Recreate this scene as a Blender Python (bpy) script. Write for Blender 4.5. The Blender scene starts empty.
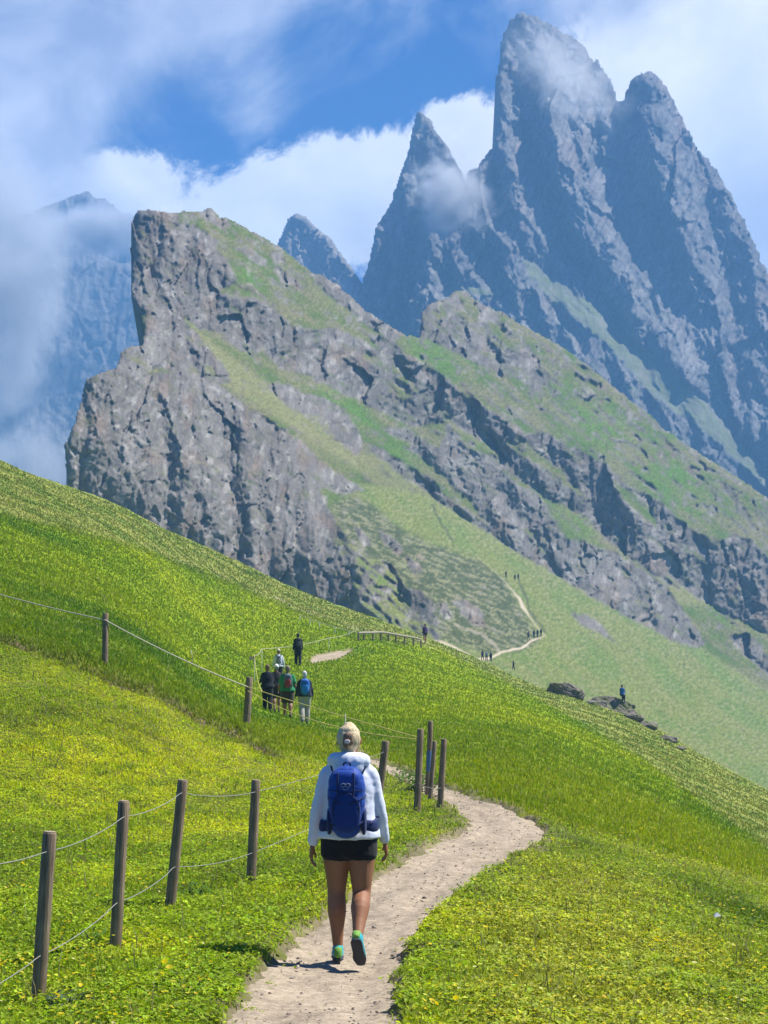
import bpy, bmesh, math, random
import numpy as np
from mathutils import Vector, Matrix
R = math.radians
rng = np.random.default_rng(7)
random.seed(7)
SC = bpy.context.scene
COL = SC.collection

# ----------------------------------------------------------------------------- camera model
F = 1700.0            # focal length in pixels of the 768 x 1024 frame
CX, HY = 384.0, 690.0  # optical column, horizon row
VALLEY = -86.0
DEBUG = False


def at(px, py, Y):
    return Vector(((px - CX) / F * Y, Y, (HY - py) / F * Y))


# ----------------------------------------------------------------------------- numpy helpers
def _hash(ix, iy, seed):
    h = (ix.astype(np.int64) * 374761393 + iy.astype(np.int64) * 668265263 + seed * 1274126177) & 0xFFFFFFFF
    h = ((h ^ (h >> 13)) * 1274126177) & 0xFFFFFFFF
    h = (h ^ (h >> 16)) & 0xFFFFFFFF
    return h


def perlin(x, y, seed=0):
    x = np.asarray(x, float); y = np.asarray(y, float)
    ix = np.floor(x); iy = np.floor(y)
    fx = x - ix; fy = y - iy
    u = fx * fx * fx * (fx * (fx * 6 - 15) + 10)
    v = fy * fy * fy * (fy * (fy * 6 - 15) + 10)

    def g(dx, dy):
        a = _hash(ix + dx, iy + dy, seed) * (2 * math.pi / 4294967296.0)
        return np.cos(a) * (fx - dx) + np.sin(a) * (fy - dy)
    n0 = g(0, 0) * (1 - u) + g(1, 0) * u
    n1 = g(0, 1) * (1 - u) + g(1, 1) * u
    return (n0 * (1 - v) + n1 * v) * 1.5


def fbm(x, y, oct=5, seed=0, gain=0.5, lac=2.03):
    s = 0; a = 1; t = 0
    for k in range(oct):
        s = s + a * perlin(x, y, seed + k * 17)
        t += a; a *= gain
        x = x * lac + 3.7; y = y * lac + 1.3
    return s / t


def ridged(x, y, oct=5, seed=0, gain=0.5, lac=2.05):
    s = 0; a = 1; t = 0
    for k in range(oct):
        n = 1 - np.abs(perlin(x, y, seed + k * 13)) * 1.6
        s = s + a * n
        t += a; a *= gain
        x = x * lac + 5.1; y = y * lac + 2.2
    return s / t


def worley(x, y, seed=0):
    """F1, F2 and a random value of the nearest cell"""
    ix = np.floor(x); iy = np.floor(y)
    f1 = np.full(x.shape, 9.0); f2 = np.full(x.shape, 9.0); cid = np.zeros(x.shape); tilt = np.zeros(x.shape)
    for dx in (-1, 0, 1):
        for dy in (-1, 0, 1):
            jx = ix + dx; jy = iy + dy
            h = _hash(jx, jy, seed)
            qx = jx + (h & 1023) / 1023.0
            qy = jy + ((h >> 10) & 1023) / 1023.0
            c = ((h >> 20) & 1023) / 1023.0
            d = np.sqrt((qx - x) ** 2 + (qy - y) ** 2)
            near = d < f1
            f2 = np.where(near, f1, np.minimum(f2, d))
            cid = np.where(near, c, cid)
            tilt = np.where(near, (x - qx) * (c * 2 - 1) + (y - qy) * (((h >> 5) & 255) / 255.0 - .5), tilt)
            f1 = np.where(near, d, f1)
    return f1, f2, cid, tilt


def blur(a, s0, s1=None):
    s1 = s0 if s1 is None else s1
    for ax, s in ((0, s0), (1, s1)):
        if s <= 0: continue
        k = int(math.ceil(s * 3)); w = np.exp(-0.5 * (np.arange(-k, k + 1) / s) ** 2); w /= w.sum()
        pad = [(0, 0), (0, 0)]; pad[ax] = (k, k)
        p = np.pad(a, pad, mode='edge'); out = np.zeros_like(a, dtype=float)
        for i in range(2 * k + 1):
            out += w[i] * (p[i:i + a.shape[0], :] if ax == 0 else p[:, i:i + a.shape[1]])
        a = out
    return a


def sstep(a, b, x):
    t = np.clip((x - a) / (b - a), 0, 1)
    return t * t * (3 - 2 * t)


def inpoly(poly, X, Y):
    r = np.zeros(X.shape, bool); n = len(poly)
    for i in range(n):
        x0, y0 = poly[i]; x1, y1 = poly[(i + 1) % n]
        if y0 == y1: continue
        c = ((Y >= y0) != (Y >= y1)) & (X < (x1 - x0) * (Y - y0) / (y1 - y0) + x0)
        r ^= c
    return r


def polydist(pts, X, Y):
    """distance to a polyline and parameter along it (0..n-1)"""
    best = np.full(X.shape, 1e9); par = np.zeros(X.shape)
    for i in range(len(pts) - 1):
        ax, ay = pts[i][:2]; bx, by = pts[i + 1][:2]
        dx, dy = bx - ax, by - ay
        t = np.clip(((X - ax) * dx + (Y - ay) * dy) / (dx * dx + dy * dy + 1e-9), 0, 1)
        d = np.hypot(X - ax - t * dx, Y - ay - t * dy)
        m = d < best
        best = np.where(m, d, best); par = np.where(m, i + t, par)
    return best, par


def pchip(xk, yk, x):
    xk = np.asarray(xk, float); yk = np.asarray(yk, float); x = np.clip(x, xk[0], xk[-1])
    h = np.diff(xk); d = np.diff(yk) / h
    m = np.zeros_like(yk)
    for i in range(1, len(xk) - 1):
        if d[i - 1] * d[i] > 0:
            w1 = 2 * h[i] + h[i - 1]; w2 = h[i] + 2 * h[i - 1]
            m[i] = (w1 + w2) / (w1 / d[i - 1] + w2 / d[i])
    m[0] = d[0]; m[-1] = d[-1]
    i = np.clip(np.searchsorted(xk, x) - 1, 0, len(h) - 1)
    t = (x - xk[i]) / h[i]
    return ((1 + 2 * t) * (1 - t) ** 2 * yk[i] + t * (1 - t) ** 2 * h[i] * m[i]
            + t * t * (3 - 2 * t) * yk[i + 1] + t * t * (t - 1) * h[i] * m[i + 1])


# ----------------------------------------------------------------------------- object helpers
def tag(o, label=None, cat=None, group=None, kind=None):
    if label: o['label'] = label
    if cat: o['category'] = cat
    if group: o['group'] = group
    if kind: o['kind'] = kind
    return o


def link(name, me, mat=None, parent=None):
    o = bpy.data.objects.new(name, me); COL.objects.link(o)
    if mat is not None:
        me.materials.clear(); me.materials.append(mat)
    if parent is not None: o.parent = parent
    return o


def empty(name, loc, rz=0):
    o = bpy.data.objects.new(name, None); COL.objects.link(o)
    o.location = loc; o.rotation_euler = (0, 0, rz); o.empty_display_size = .1
    return o


def np_mesh(name, V, faces, smooth=True, col=None, colname='col'):
    """V (n,3); faces (m,k) array of one polygon size, or list of such arrays"""
    if not isinstance(faces, list): faces = [faces]
    faces = [np.asarray(f, np.int32) for f in faces if len(f)]
    me = bpy.data.meshes.new(name)
    me.vertices.add(len(V)); me.vertices.foreach_set('co', np.asarray(V, np.float32).ravel())
    tot = np.concatenate([np.full(len(f), f.shape[1], np.int32) for f in faces])
    idx = np.concatenate([f.ravel() for f in faces])
    me.loops.add(len(idx)); me.loops.foreach_set('vertex_index', idx)
    me.polygons.add(len(tot))
    st = np.concatenate([[0], np.cumsum(tot)[:-1]]).astype(np.int32)
    me.polygons.foreach_set('loop_start', st); me.polygons.foreach_set('loop_total', tot)
    me.polygons.foreach_set('use_smooth', np.full(len(tot), smooth))
    me.update(calc_edges=True)
    if col is not None:
        a = me.color_attributes.new(colname, 'FLOAT_COLOR', 'POINT')
        c = np.ones((len(V), 4), np.float32); c[:, :3] = col
        a.data.foreach_set('color', c.ravel())
    return me


# ----------------------------------------------------------------------------- materials
def new_mat(name):
    m = bpy.data.materials.new(name); m.use_nodes = True
    nt = m.node_tree; nt.nodes.clear()
    return m, nt, nt.nodes, nt.links


def simple_mat(name, col, rough=.7, noise=.18, scale=30, bump=.15, spec=.3, metal=0., stretch=(1, 1, 1), dist=.01, sheen=0.):
    m, nt, N, L = new_mat(name)
    out = N.new('ShaderNodeOutputMaterial'); b = N.new('ShaderNodeBsdfPrincipled')
    tc = N.new('ShaderNodeTexCoord'); mp = N.new('ShaderNodeMapping'); mp.inputs['Scale'].default_value = stretch
    n = N.new('ShaderNodeTexNoise'); n.inputs['Scale'].default_value = scale; n.inputs['Detail'].default_value = 6
    L.new(tc.outputs['Object'], mp.inputs['Vector']); L.new(mp.outputs['Vector'], n.inputs['Vector'])
    mix = N.new('ShaderNodeMix'); mix.data_type = 'RGBA'
    mix.inputs['A'].default_value = (*[c * (1 - noise) for c in col], 1)
    mix.inputs['B'].default_value = (*[min(1, c * (1 + noise)) for c in col], 1)
    L.new(n.outputs['Fac'], mix.inputs['Factor']); L.new(mix.outputs['Result'], b.inputs['Base Color'])
    bp = N.new('ShaderNodeBump'); bp.inputs['Strength'].default_value = bump; bp.inputs['Distance'].default_value = dist
    L.new(n.outputs['Fac'], bp.inputs['Height']); L.new(bp.outputs['Normal'], b.inputs['Normal'])
    b.inputs['Roughness'].default_value = rough; b.inputs['Specular IOR Level'].default_value = spec
    b.inputs['Metallic'].default_value = metal
    if sheen: b.inputs['Sheen Weight'].default_value = sheen
    L.new(b.outputs['BSDF'], out.inputs['Surface'])
    return m


def relief_mat(name, scales, bump=.6, dist=.5, var=.35):
    """vertex colour x multi-scale noise, with bump; scales = noise frequencies per metre"""
    m, nt, N, L = new_mat(name)
    out = N.new('ShaderNodeOutputMaterial'); b = N.new('ShaderNodeBsdfPrincipled')
    at_ = N.new('ShaderNodeAttribute'); at_.attribute_name = 'col'
    tc = N.new('ShaderNodeTexCoord')
    prev = None; h = None
    for i, s in enumerate(scales):
        n = N.new('ShaderNodeTexNoise'); n.inputs['Scale'].default_value = s; n.inputs['Detail'].default_value = 8
        n.inputs['Roughness'].default_value = .65
        L.new(tc.outputs['Object'], n.inputs['Vector'])
        mr = N.new('ShaderNodeMapRange'); mr.inputs['From Min'].default_value = .3; mr.inputs['From Max'].default_value = .7
        mr.inputs['To Min'].default_value = 1 - var; mr.inputs['To Max'].default_value = 1 + var
        L.new(n.outputs['Fac'], mr.inputs['Value'])
        mx = N.new('ShaderNodeVectorMath'); mx.operation = 'SCALE'
        L.new((prev or at_.outputs['Color']), mx.inputs[0]); L.new(mr.outputs['Result'], mx.inputs['Scale'])
        prev = mx.outputs['Vector']
        if h is None: h = n.outputs['Fac']
        else:
            ad = N.new('ShaderNodeMath'); ad.operation = 'MULTIPLY_ADD'; ad.inputs[1].default_value = scales[0] / s
            L.new(n.outputs['Fac'], ad.inputs[0]); L.new(h, ad.inputs[2]); h = ad.outputs[0]
    L.new(prev, b.inputs['Base Color'])
    bp = N.new('ShaderNodeBump'); bp.inputs['Strength'].default_value = bump; bp.inputs['Distance'].default_value = dist
    L.new(h, bp.inputs['Height']); L.new(bp.outputs['Normal'], b.inputs['Normal'])
    b.inputs['Roughness'].default_value = .95; b.inputs['Specular IOR Level'].default_value = .1
    L.new(b.outputs['BSDF'], out.inputs['Surface'])
    return m


def leaf_mat(name):
    m, nt, N, L = new_mat(name)
    out = N.new('ShaderNodeOutputMaterial')
    at_ = N.new('ShaderNodeAttribute'); at_.attribute_name = 'col'
    d = N.new('ShaderNodeBsdfPrincipled'); d.inputs['Roughness'].default_value = .6; d.inputs['Specular IOR Level'].default_value = .22
    t = N.new('ShaderNodeBsdfTranslucent')
    tc = N.new('ShaderNodeVectorMath'); tc.operation = 'MULTIPLY'; tc.inputs[1].default_value = (1.25, 1.3, .6)
    mx = N.new('ShaderNodeMixShader'); mx.inputs['Fac'].default_value = .38
    L.new(at_.outputs['Color'], d.inputs['Base Color']); L.new(at_.outputs['Color'], tc.inputs[0]); L.new(tc.outputs[0], t.inputs['Color'])
    L.new(d.outputs[0], mx.inputs[1]); L.new(t.outputs[0], mx.inputs[2]); L.new(mx.outputs[0], out.inputs['Surface'])
    return m


# ----------------------------------------------------------------------------- near ground: a heightfield through surveyed points
TAB = {
    -420: [(4, 1430), (9.5, 1035), (11.2, 980), (15, 870), (20, 775), (26, 680), (33, 580), (45, 490), (60, 430), (80, 380), (100, 340), (120, 320), (150, 340), (200, 480), (320, 760)],
    -150: [(4, 1430), (9.5, 1035), (11.2, 990), (15, 890), (20, 810), (26, 722), (33, 622), (45, 552), (60, 505), (80, 458), (100, 415), (118, 398), (145, 412), (190, 520), (320, 780)],
    0: [(4, 1430), (9.5, 1035), (11.2, 1000), (15, 905), (20, 835), (26, 757), (30, 702), (33, 664), (36, 634), (45, 602), (60, 562), (80, 519), (100, 478), (113, 460), (140, 472), (180, 560), (320, 800)],
    120: [(4, 1430), (9.5, 1026), (12.5, 950), (15, 905), (20, 848), (26, 778), (31, 716), (34, 685), (37, 663), (45, 640), (60, 606), (80, 569), (100, 536), (120, 513), (131, 505), (160, 525), (200, 610), (320, 820)],
    250: [(4, 1425), (9.5, 1022), (12.3, 958), (17, 881), (20, 848), (26, 797), (34, 748), (38, 727), (45, 717), (60, 705), (80, 681), (97, 650), (115, 618), (135, 585), (150, 566), (180, 585), (230, 665), (320, 830)],
    300: [(4, 1420), (9.5, 1022), (12.3, 962), (17, 880), (20, 848), (26, 800), (34, 756), (40, 734), (45, 727), (52, 724.5), (60, 721), (80, 691), (97, 662), (115, 637), (135, 610), (157, 591), (185, 606), (235, 680), (320, 840)],
    384: [(4, 1415), (9.5, 1022), (12.3, 962), (16, 886), (20, 844), (26, 804), (34, 773), (45, 748), (60, 720), (80, 692), (100, 662), (130, 640), (165, 621), (195, 635), (250, 700), (320, 850)],
    430: [(4, 1412), (9.5, 1022), (12.3, 961), (16, 886), (20, 845), (26, 806), (32, 785), (45, 752), (60, 724), (80, 697), (100, 673), (130, 655), (178, 639), (205, 650), (260, 720), (320, 860)],
    500: [(4, 1410), (9.5, 1022), (12, 962), (16, 889), (20, 848), (23, 824), (27, 802), (34, 778), (45, 753), (60, 730), (80, 708), (100, 694), (130, 681), (160, 673), (182, 669), (215, 685), (280, 770), (320, 870)],
    640: [(4, 1410), (9.5, 1028), (12, 969), (16, 906), (20, 869), (24, 850), (28, 840), (34, 826), (45, 802), (60, 779), (80, 758), (100, 741), (125, 725), (142, 720), (170, 735), (220, 800), (320, 900)],
    768: [(4, 1415), (9.5, 1040), (12, 986), (16, 934), (20, 905), (24, 889), (28, 879), (36, 867), (45, 854), (60, 836), (80, 815), (100, 797), (114, 790), (140, 800), (180, 850), (320, 960)],
    920: [(4, 1430), (9.5, 1055), (12, 1008), (16, 965), (20, 943), (28, 925), (36, 916), (45, 908), (60, 895), (80, 880), (100, 870), (116, 866), (140, 880), (180, 930), (320, 1020)],
    1200: [(4, 1450), (9.5, 1085), (12, 1045), (16, 1010), (20, 995), (28, 985), (45, 980), (60, 975), (80, 970), (100, 966), (120, 965), (140, 980), (180, 1030), (320, 1100)],
}
LY = np.linspace(math.log(4), math.log(320), 520)
_cols = sorted(TAB)
_T = np.array([pchip([math.log(a) for a, b in TAB[c]], [b for a, b in TAB[c]], LY) for c in _cols])   # columns x LY
PXG = np.arange(-420, 1201, 6.0)
_G = np.array([pchip(_cols, _T[:, k], PXG) for k in range(len(LY))]).T
_G = blur(_G, 3.0, 2.5)      # px x LY  -> py


def ground_py(px, Y):
    a = np.clip((np.asarray(px, float) - PXG[0]) / 6.0, 0, len(PXG) - 1.001)
    b = np.clip((np.log(Y) - LY[0]) / (LY[1] - LY[0]), 0, len(LY) - 1.001)
    i = a.astype(int); j = b.astype(int); fa = a - i; fb = b - j
    return (_G[i, j] * (1 - fa) + _G[i + 1, j] * fa) * (1 - fb) + (_G[i, j + 1] * (1 - fa) + _G[i + 1, j + 1] * fa) * fb


def base_z(x, Y):
    x = np.asarray(x, float); Y = np.asarray(Y, float)
    return (HY - ground_py(CX + F * x / Y, Y)) / F * Y


def hit(px, py):
    """first point of the bare ground seen through a pixel"""
    Ys = np.exp(np.linspace(math.log(5), math.log(260), 6000))
    g = ground_py(np.full(Ys.shape, float(px)), Ys)
    k = np.argmax(g <= py)
    if g[k] > py: k = np.argmin(g)
    return float(Ys[k])


# the footpath: centre line (pixel read-outs turned into ground points) with its real width
PATH_PX = [(285, 1110, 1.0), (300, 1040, .98), (310, 1015, .97), (337, 958, .96), (372, 914, .95), (408, 884, .98), (447, 860, 1.05), (485, 839, 1.1), (508, 822, 1.05), (489, 808, .95), (458, 797, .85), (425, 784, .8), (400, 772, .8), (376, 762, .8), (358, 752, .5), (340, 740, -.3), (303, 722, -.5), (291, 712, -.5), (290, 698, -.5), (296, 676, -.6), (306, 666, -.5), (315, 661.5, .5), (326, 657, 1.5), (338, 653, 1.1), (351, 649.3, .1), (358, 647.6, -.5), (380, 644, -.5), (412, 641.5, -.2), (424, 641, 1.0)]
_pp = []
for (a, b, w) in PATH_PX:
    Y = hit(a, min(b, 1400)); _pp.append(((a - CX) / F * Y, Y, w))
_s = np.concatenate([[0], np.cumsum([math.dist(_pp[i][:2], _pp[i + 1][:2]) for i in range(len(_pp) - 1)])])
_ss = np.arange(0, _s[-1], .25)
PATH = np.array([pchip(_s, [p[k] for p in _pp], _ss) for k in range(3)]).T     # x, Y, width every 25 cm


def path_dist(x, Y):
    """signed distance to the path's edge (negative inside)"""
    x = np.asarray(x, float); Y = np.asarray(Y, float)
    out = np.full(x.shape, 9.0); ylo = PATH[:, 1].min() - 3
    xf = x.ravel(); yf = Y.ravel(); o = out.ravel()
    step = 4
    for i in range(0, len(PATH) - step, step):
        ax, ay, aw = PATH[i]; bx, by, bw = PATH[i + step]
        m = np.where((np.abs(xf - (ax + bx) / 2) < 3.2) & (np.abs(yf - (ay + by) / 2) < 3.2))[0]
        if not len(m): continue
        dx, dy = bx - ax, by - ay
        t = np.clip(((xf[m] - ax) * dx + (yf[m] - ay) * dy) / (dx * dx + dy * dy), 0, 1)
        d = np.hypot(xf[m] - ax - t * dx, yf[m] - ay - t * dy) - .5 * (aw + (bw - aw) * t)
        o[m] = np.minimum(o[m], d)
    return o.reshape(x.shape)


# meadow zones, given by boundary lines over the ground
UP = np.array([(-420, 430), (0, 512), (60, 526), (130, 545), (200, 570), (260, 595), (310, 615), (350, 630), (400, 641), (440, 650), (480, 670), (560, 710), (640, 757), (768, 850), (1000, 1010), (1200, 1140)], float)
NEAR = np.array([(-420, 540), (0, 640), (50, 655), (100, 672), (170, 700), (215, 722), (265, 748), (330, 765), (400, 778), (450, 795), (545, 817), (640, 848), (768, 881), (1000, 945), (1200, 990)], float)
BANK = [(-200, 585), (-60, 628), (0, 641), (50, 656), (100, 674), (140, 688), (170, 702), (215, 724), (262, 748), (300, 768)]


def zones(px, py, x, Y):
    w = 5 * fbm(x * .5, Y * .25, 4, 91)
    up = sstep(-4, 4, np.interp(px, UP[:, 0], UP[:, 1]) - py + w)                    # 1 on the pale upper band
    near = sstep(-5, 5, py - np.interp(px, NEAR[:, 0], NEAR[:, 1]) + w)              # 1 on the flowery turf
    bd, _ = polydist(BANK, px, py)
    bank = np.exp(-(bd / (5.0 + 2 * fbm(x * 1.2, Y * 1.2, 3, 5))) ** 2) * sstep(320, 250, px)
    return up, near, bank


def ground_micro(x, Y, px, py):
    up, near, bank = zones(px, py, x, Y)
    h = .05 * fbm(x / 1.1, Y / 1.1, 4, 3) + .10 * fbm(x / 5, Y / 5, 3, 8) * sstep(8, 40, Y)
    h = h + .02 * fbm(x / .22, Y / .22, 3, 4) * sstep(60, 20, Y)
    h = h + up * .16 * fbm(x / 1.6, Y / 2.4, 4, 19) * sstep(30, 80, Y)
    h = h + bank * (.35 * fbm(x / .5, Y / .8, 4, 29) - .1)
    return h


def ground_z(x, Y):
    x = np.asarray(x, float); Y = np.asarray(Y, float)
    px = CX + F * x / Y; py = ground_py(px, Y)
    z = (HY - py) / F * Y + ground_micro(x, Y, px, py)
    pd = path_dist(x, Y) + .11 * fbm(x / .5, Y / .5, 4, 61) + .08 * fbm(x / .15, Y / .15, 3, 62)
    return z - .13 * sstep(.12, -.12, pd)


def gz(x, Y):
    return float(ground_z(np.array([x]), np.array([Y]))[0])


def pick(px, py):
    Y = hit(px, py); x = (px - CX) / F * Y
    return Vector((x, Y, gz(x, Y)))


def meadow_colour(px, py, x, Y):
    up, near, bank = zones(px, py, x, Y)
    n1 = fbm(x / 2.5, Y / 4, 4, 41); n2 = fbm(x / .5, Y / .8, 3, 42); n3 = fbm(x / 14, Y / 22, 3, 43)
    near_c = np.array([.255, .355, .014]); near_y = np.array([.42, .475, .012]); near_d = np.array([.13, .205, .012])
    mid_c = np.array([.175, .245, .005]); mid_y = np.array([.235, .29, .006])
    up_c = np.array([.22, .245, .055]); up_d = np.array([.13, .185, .03])

    def mix(a, b, t): return a * (1 - t[..., None]) + b * t[..., None]
    cn = mix(mix(np.broadcast_to(near_c, x.shape + (3,)), near_y, sstep(-.05, .45, n1 + .3 * n2)), near_d, sstep(.05, .5, -n1 - .2 * n2))
    # the ripest yellow patch lies under the bank; the turf close to the path is thin and dull
    ripe = np.exp(-(((px - 150) / 190) ** 2 + ((py - 760) / 45) ** 2))
    cn = mix(cn, np.array([.56, .58, .010]), np.clip(ripe * (.7 + n2 * 1.2), 0, .85))
    right = sstep(400, 520, px) * sstep(800, 840, py)
    cn = mix(cn, np.array([.33, .35, .045]), right * np.clip(.40 + 1.0 * n1, 0, .75))
    cm = mix(mix(np.broadcast_to(mid_c, x.shape + (3,)), mid_y, sstep(-.1, .5, n3 + .25 * n1)), np.array([.095, .18, .005]), sstep(.1, .5, -n3 - .3 * n2))
    cu = mix(np.broadcast_to(up_c, x.shape + (3,)), up_d, sstep(-.15, .3, n1))
    c = mix(cm, cn, near); c = mix(c, cu, up)
    c = mix(c, np.array([.105, .125, .028]), np.clip(bank * .65, 0, 1))
    return c, up, near, bank


# ----------------------------------------------------------------------------- build: ground
MAT = {}
MAT['ground'] = relief_mat('meadow soil and turf', [1.2, 9.0], .5, .03, .28)
MAT['leaf'] = leaf_mat('meadow leaves')
MAT['petal'] = leaf_mat('flower petals')


def build_ground():
    pxs = np.arange(-330, 1101, 2.3); Ys = np.exp(np.linspace(math.log(5.5), math.log(310), 760))
    PX, YY = np.meshgrid(pxs, Ys)
    X = (PX - CX) / F * YY
    PY = ground_py(PX, YY)
    Z = ground_z(X, YY)
    c, up, near, bank = meadow_colour(PX, PY, X, YY)
    soil = np.array([.075, .072, .026])
    k = .80 * np.clip(near + .5 * (1 - near - up), 0, 1) * sstep(70, 30, YY)
    c = c * (1 - k[..., None]) + soil * k[..., None]
    # bare soil in the bank and a worn line along the furrow
    sb = np.clip(bank * 1.5 * sstep(-.1, .25, fbm(X / .7, YY / 1.0, 4, 77)), 0, 1)
    c = c * (1 - sb[..., None]) + np.array([.115, .09, .058]) * sb[..., None]
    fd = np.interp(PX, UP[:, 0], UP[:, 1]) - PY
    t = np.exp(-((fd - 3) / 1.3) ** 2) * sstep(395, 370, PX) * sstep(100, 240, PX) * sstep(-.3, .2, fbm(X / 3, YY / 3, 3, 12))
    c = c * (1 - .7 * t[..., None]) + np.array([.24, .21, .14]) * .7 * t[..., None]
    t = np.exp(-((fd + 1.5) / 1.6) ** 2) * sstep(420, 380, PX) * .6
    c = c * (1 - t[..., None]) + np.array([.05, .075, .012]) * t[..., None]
    pd = path_dist(X, YY)
    e = np.exp(-(np.clip(pd, 0, 9) / (.24 + .16 * fbm(X / .8, YY / .8, 3, 3))) ** 2) * sstep(-.35, .2, .15 + fbm(X / .4, YY / .4, 4, 31))
    c = c * (1 - .8 * e[..., None]) + np.array([.19, .155, .10]) * .8 * e[..., None]
    n, m = PX.shape
    V = np.stack([X, YY, Z], -1).reshape(-1, 3)
    ii = np.arange(n * m).reshape(n, m)
    fc = np.stack([ii[:-1, :-1], ii[:-1, 1:], ii[1:, 1:], ii[1:, :-1]], -1).reshape(-1, 4)
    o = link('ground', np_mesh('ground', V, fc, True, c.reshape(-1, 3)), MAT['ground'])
    tag(o, 'sloping green alpine meadow the path runs across', 'meadow', kind='structure')
    # the valley floor far below, out to where the terrain ends
    xs = np.linspace(-3000, 3000, 60); ys = np.linspace(-25, 4000, 60)
    A, B = np.meshgrid(xs, ys)
    Zv = VALLEY + 12 + 10 * fbm(A / 300, B / 300, 4, 2)
    inside = (np.abs(A) < 160) & (B < 400)
    Zv = np.where(inside, VALLEY + 3, Zv)
    ii = np.arange(3600).reshape(60, 60)
    fc = np.stack([ii[:-1, :-1], ii[:-1, 1:], ii[1:, 1:], ii[1:, :-1]], -1).reshape(-1, 4)
    cv = np.broadcast_to(np.array([.08, .11, .04]), (3600, 3))
    o = link('valley', np_mesh('valley', np.stack([A, B, Zv], -1).reshape(-1, 3), fc, True, cv), relief_mat('valley turf', [.02, .2], .3, 1.0))
    tag(o, 'wide green valley floor far below the meadow', 'valley', kind='structure')


def build_path():
    n = len(PATH); k = 33
    d = np.gradient(PATH[:, :2], axis=0); d /= np.linalg.norm(d, axis=1)[:, None]
    nx, ny = d[:, 1], -d[:, 0]
    off = np.linspace(-.5, .5, k)
    W = PATH[:, 2] + .5
    X = PATH[:, 0][:, None] + nx[:, None] * off[None] * W[:, None]
    Y = PATH[:, 1][:, None] + ny[:, None] * off[None] * W[:, None]
    # refine along the length
    ln = np.arange(0, n - 1, .22)
    i = ln.astype(int); f = (ln - i)[:, None]
    X = X[i] * (1 - f) + X[i + 1] * f; Y = Y[i] * (1 - f) + Y[i + 1] * f
    m = Y[:, k // 2] > 5
    X = X[m]; Y = Y[m]
    Z = base_z(X, Y) + .05 * fbm(X / 1.1, Y / 1.1, 4, 3) + .10 * fbm(X / 5, Y / 5, 3, 8) * sstep(8, 40, Y) - .06
    Z = Z + .014 * fbm(X / .12, Y / .12, 3, 6) + .022 * fbm(X / .32, Y / .4, 3, 57) - .018 * np.exp(-((np.abs(off)[None] - .16) / .07) ** 2) - .02 * (1 - (np.abs(off)[None] * 2) ** 2)
    n1 = fbm(X / .9, Y / .9, 4, 51); n2 = fbm(X / .1, Y / .1, 3, 52)
    n4 = fbm(X / .35, Y / .5, 4, 55)
    c = np.array([.345, .282, .205]) * (1 + .22 * n1 + .28 * n2 + .20 * n4)[..., None]
    dk_ = sstep(.15, .5, fbm(X / .28, Y / .34, 3, 56))[..., None] * .35; c = c * (1 - dk_) + np.array([.20, .155, .11]) * dk_
    ed = sstep(.30, .46, np.abs(off))[None] * np.ones_like(X)
    c = c * (1 - .35 * ed[..., None]) + np.array([.26, .20, .13]) * .35 * ed[..., None]
    n, k = X.shape
    ii = np.arange(n * k).reshape(n, k)
    fc = np.stack([ii[:-1, :-1], ii[:-1, 1:], ii[1:, 1:], ii[1:, :-1]], -1).reshape(-1, 4)
    o = link('path', np_mesh('path', np.stack([X, Y, Z], -1).reshape(-1, 3), fc, True, c.reshape(-1, 3)), relief_mat('path gravel', [16, 70], .9, .016, .30))
    tag(o, 'pale trodden gravel footpath bending through the meadow', 'path', kind='structure')
    # loose stones on it
    N = 3600
    q = rng.integers(0, len(PATH) - 1, N * 3); q = q[(PATH[q, 1] < 30) & (PATH[q, 1] > 7)][:N]
    N = len(q)
    o_ = rng.uniform(-.5, .5, N) * (PATH[q, 2] + .12); a_ = rng.uniform(-.2, .2, N)
    x = PATH[q, 0] + nx[q] * o_ + d[q, 0] * a_; y = PATH[q, 1] + ny[q] * o_ + d[q, 1] * a_
    z = base_z(x, y) + .05 * fbm(x / 1.1, y / 1.1, 4, 3) + .10 * fbm(x / 5, y / 5, 3, 8) * sstep(8, 40, y) - .072
    s = .004 + .016 * rng.random(N) ** 4 + .022 * (rng.random(N) < .012)
    oc = np.array([(1, 0, 0), (-.5, .87, 0), (-.5, -.87, 0), (.5, .5, .7), (-.7, .1, .8), (.3, -.6, .75)], float)
    of = np.array([(0, 1, 3), (1, 4, 3), (1, 2, 4), (2, 5, 4), (2, 0, 5), (0, 3, 5), (3, 4, 5)])
    an = rng.uniform(0, 6.28, N); ca, sa = np.cos(an), np.sin(an)
    jit = oc[None] * rng.uniform(.6, 1.3, (N, 6, 3))
    P = np.stack([jit[..., 0] * ca[:, None] - jit[..., 1] * sa[:, None], jit[..., 0] * sa[:, None] + jit[..., 1] * ca[:, None], jit[..., 2]], -1) * s[:, None, None]
    P += np.stack([x, y, z], -1)[:, None]
    fc = (of[None] + (np.arange(N) * 6)[:, None, None]).reshape(-1, 3)
    cc = np.repeat(np.array([.34, .29, .235])[None] * rng.uniform(.62, 1.35, (N, 1)), 6, 0)
    o = link('gravel', np_mesh('gravel', P.reshape(-1, 3), fc, False, cc), MAT['ground'])
    tag(o, 'loose pale pebbles strewn over the footpath', 'gravel', kind='stuff')


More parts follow.
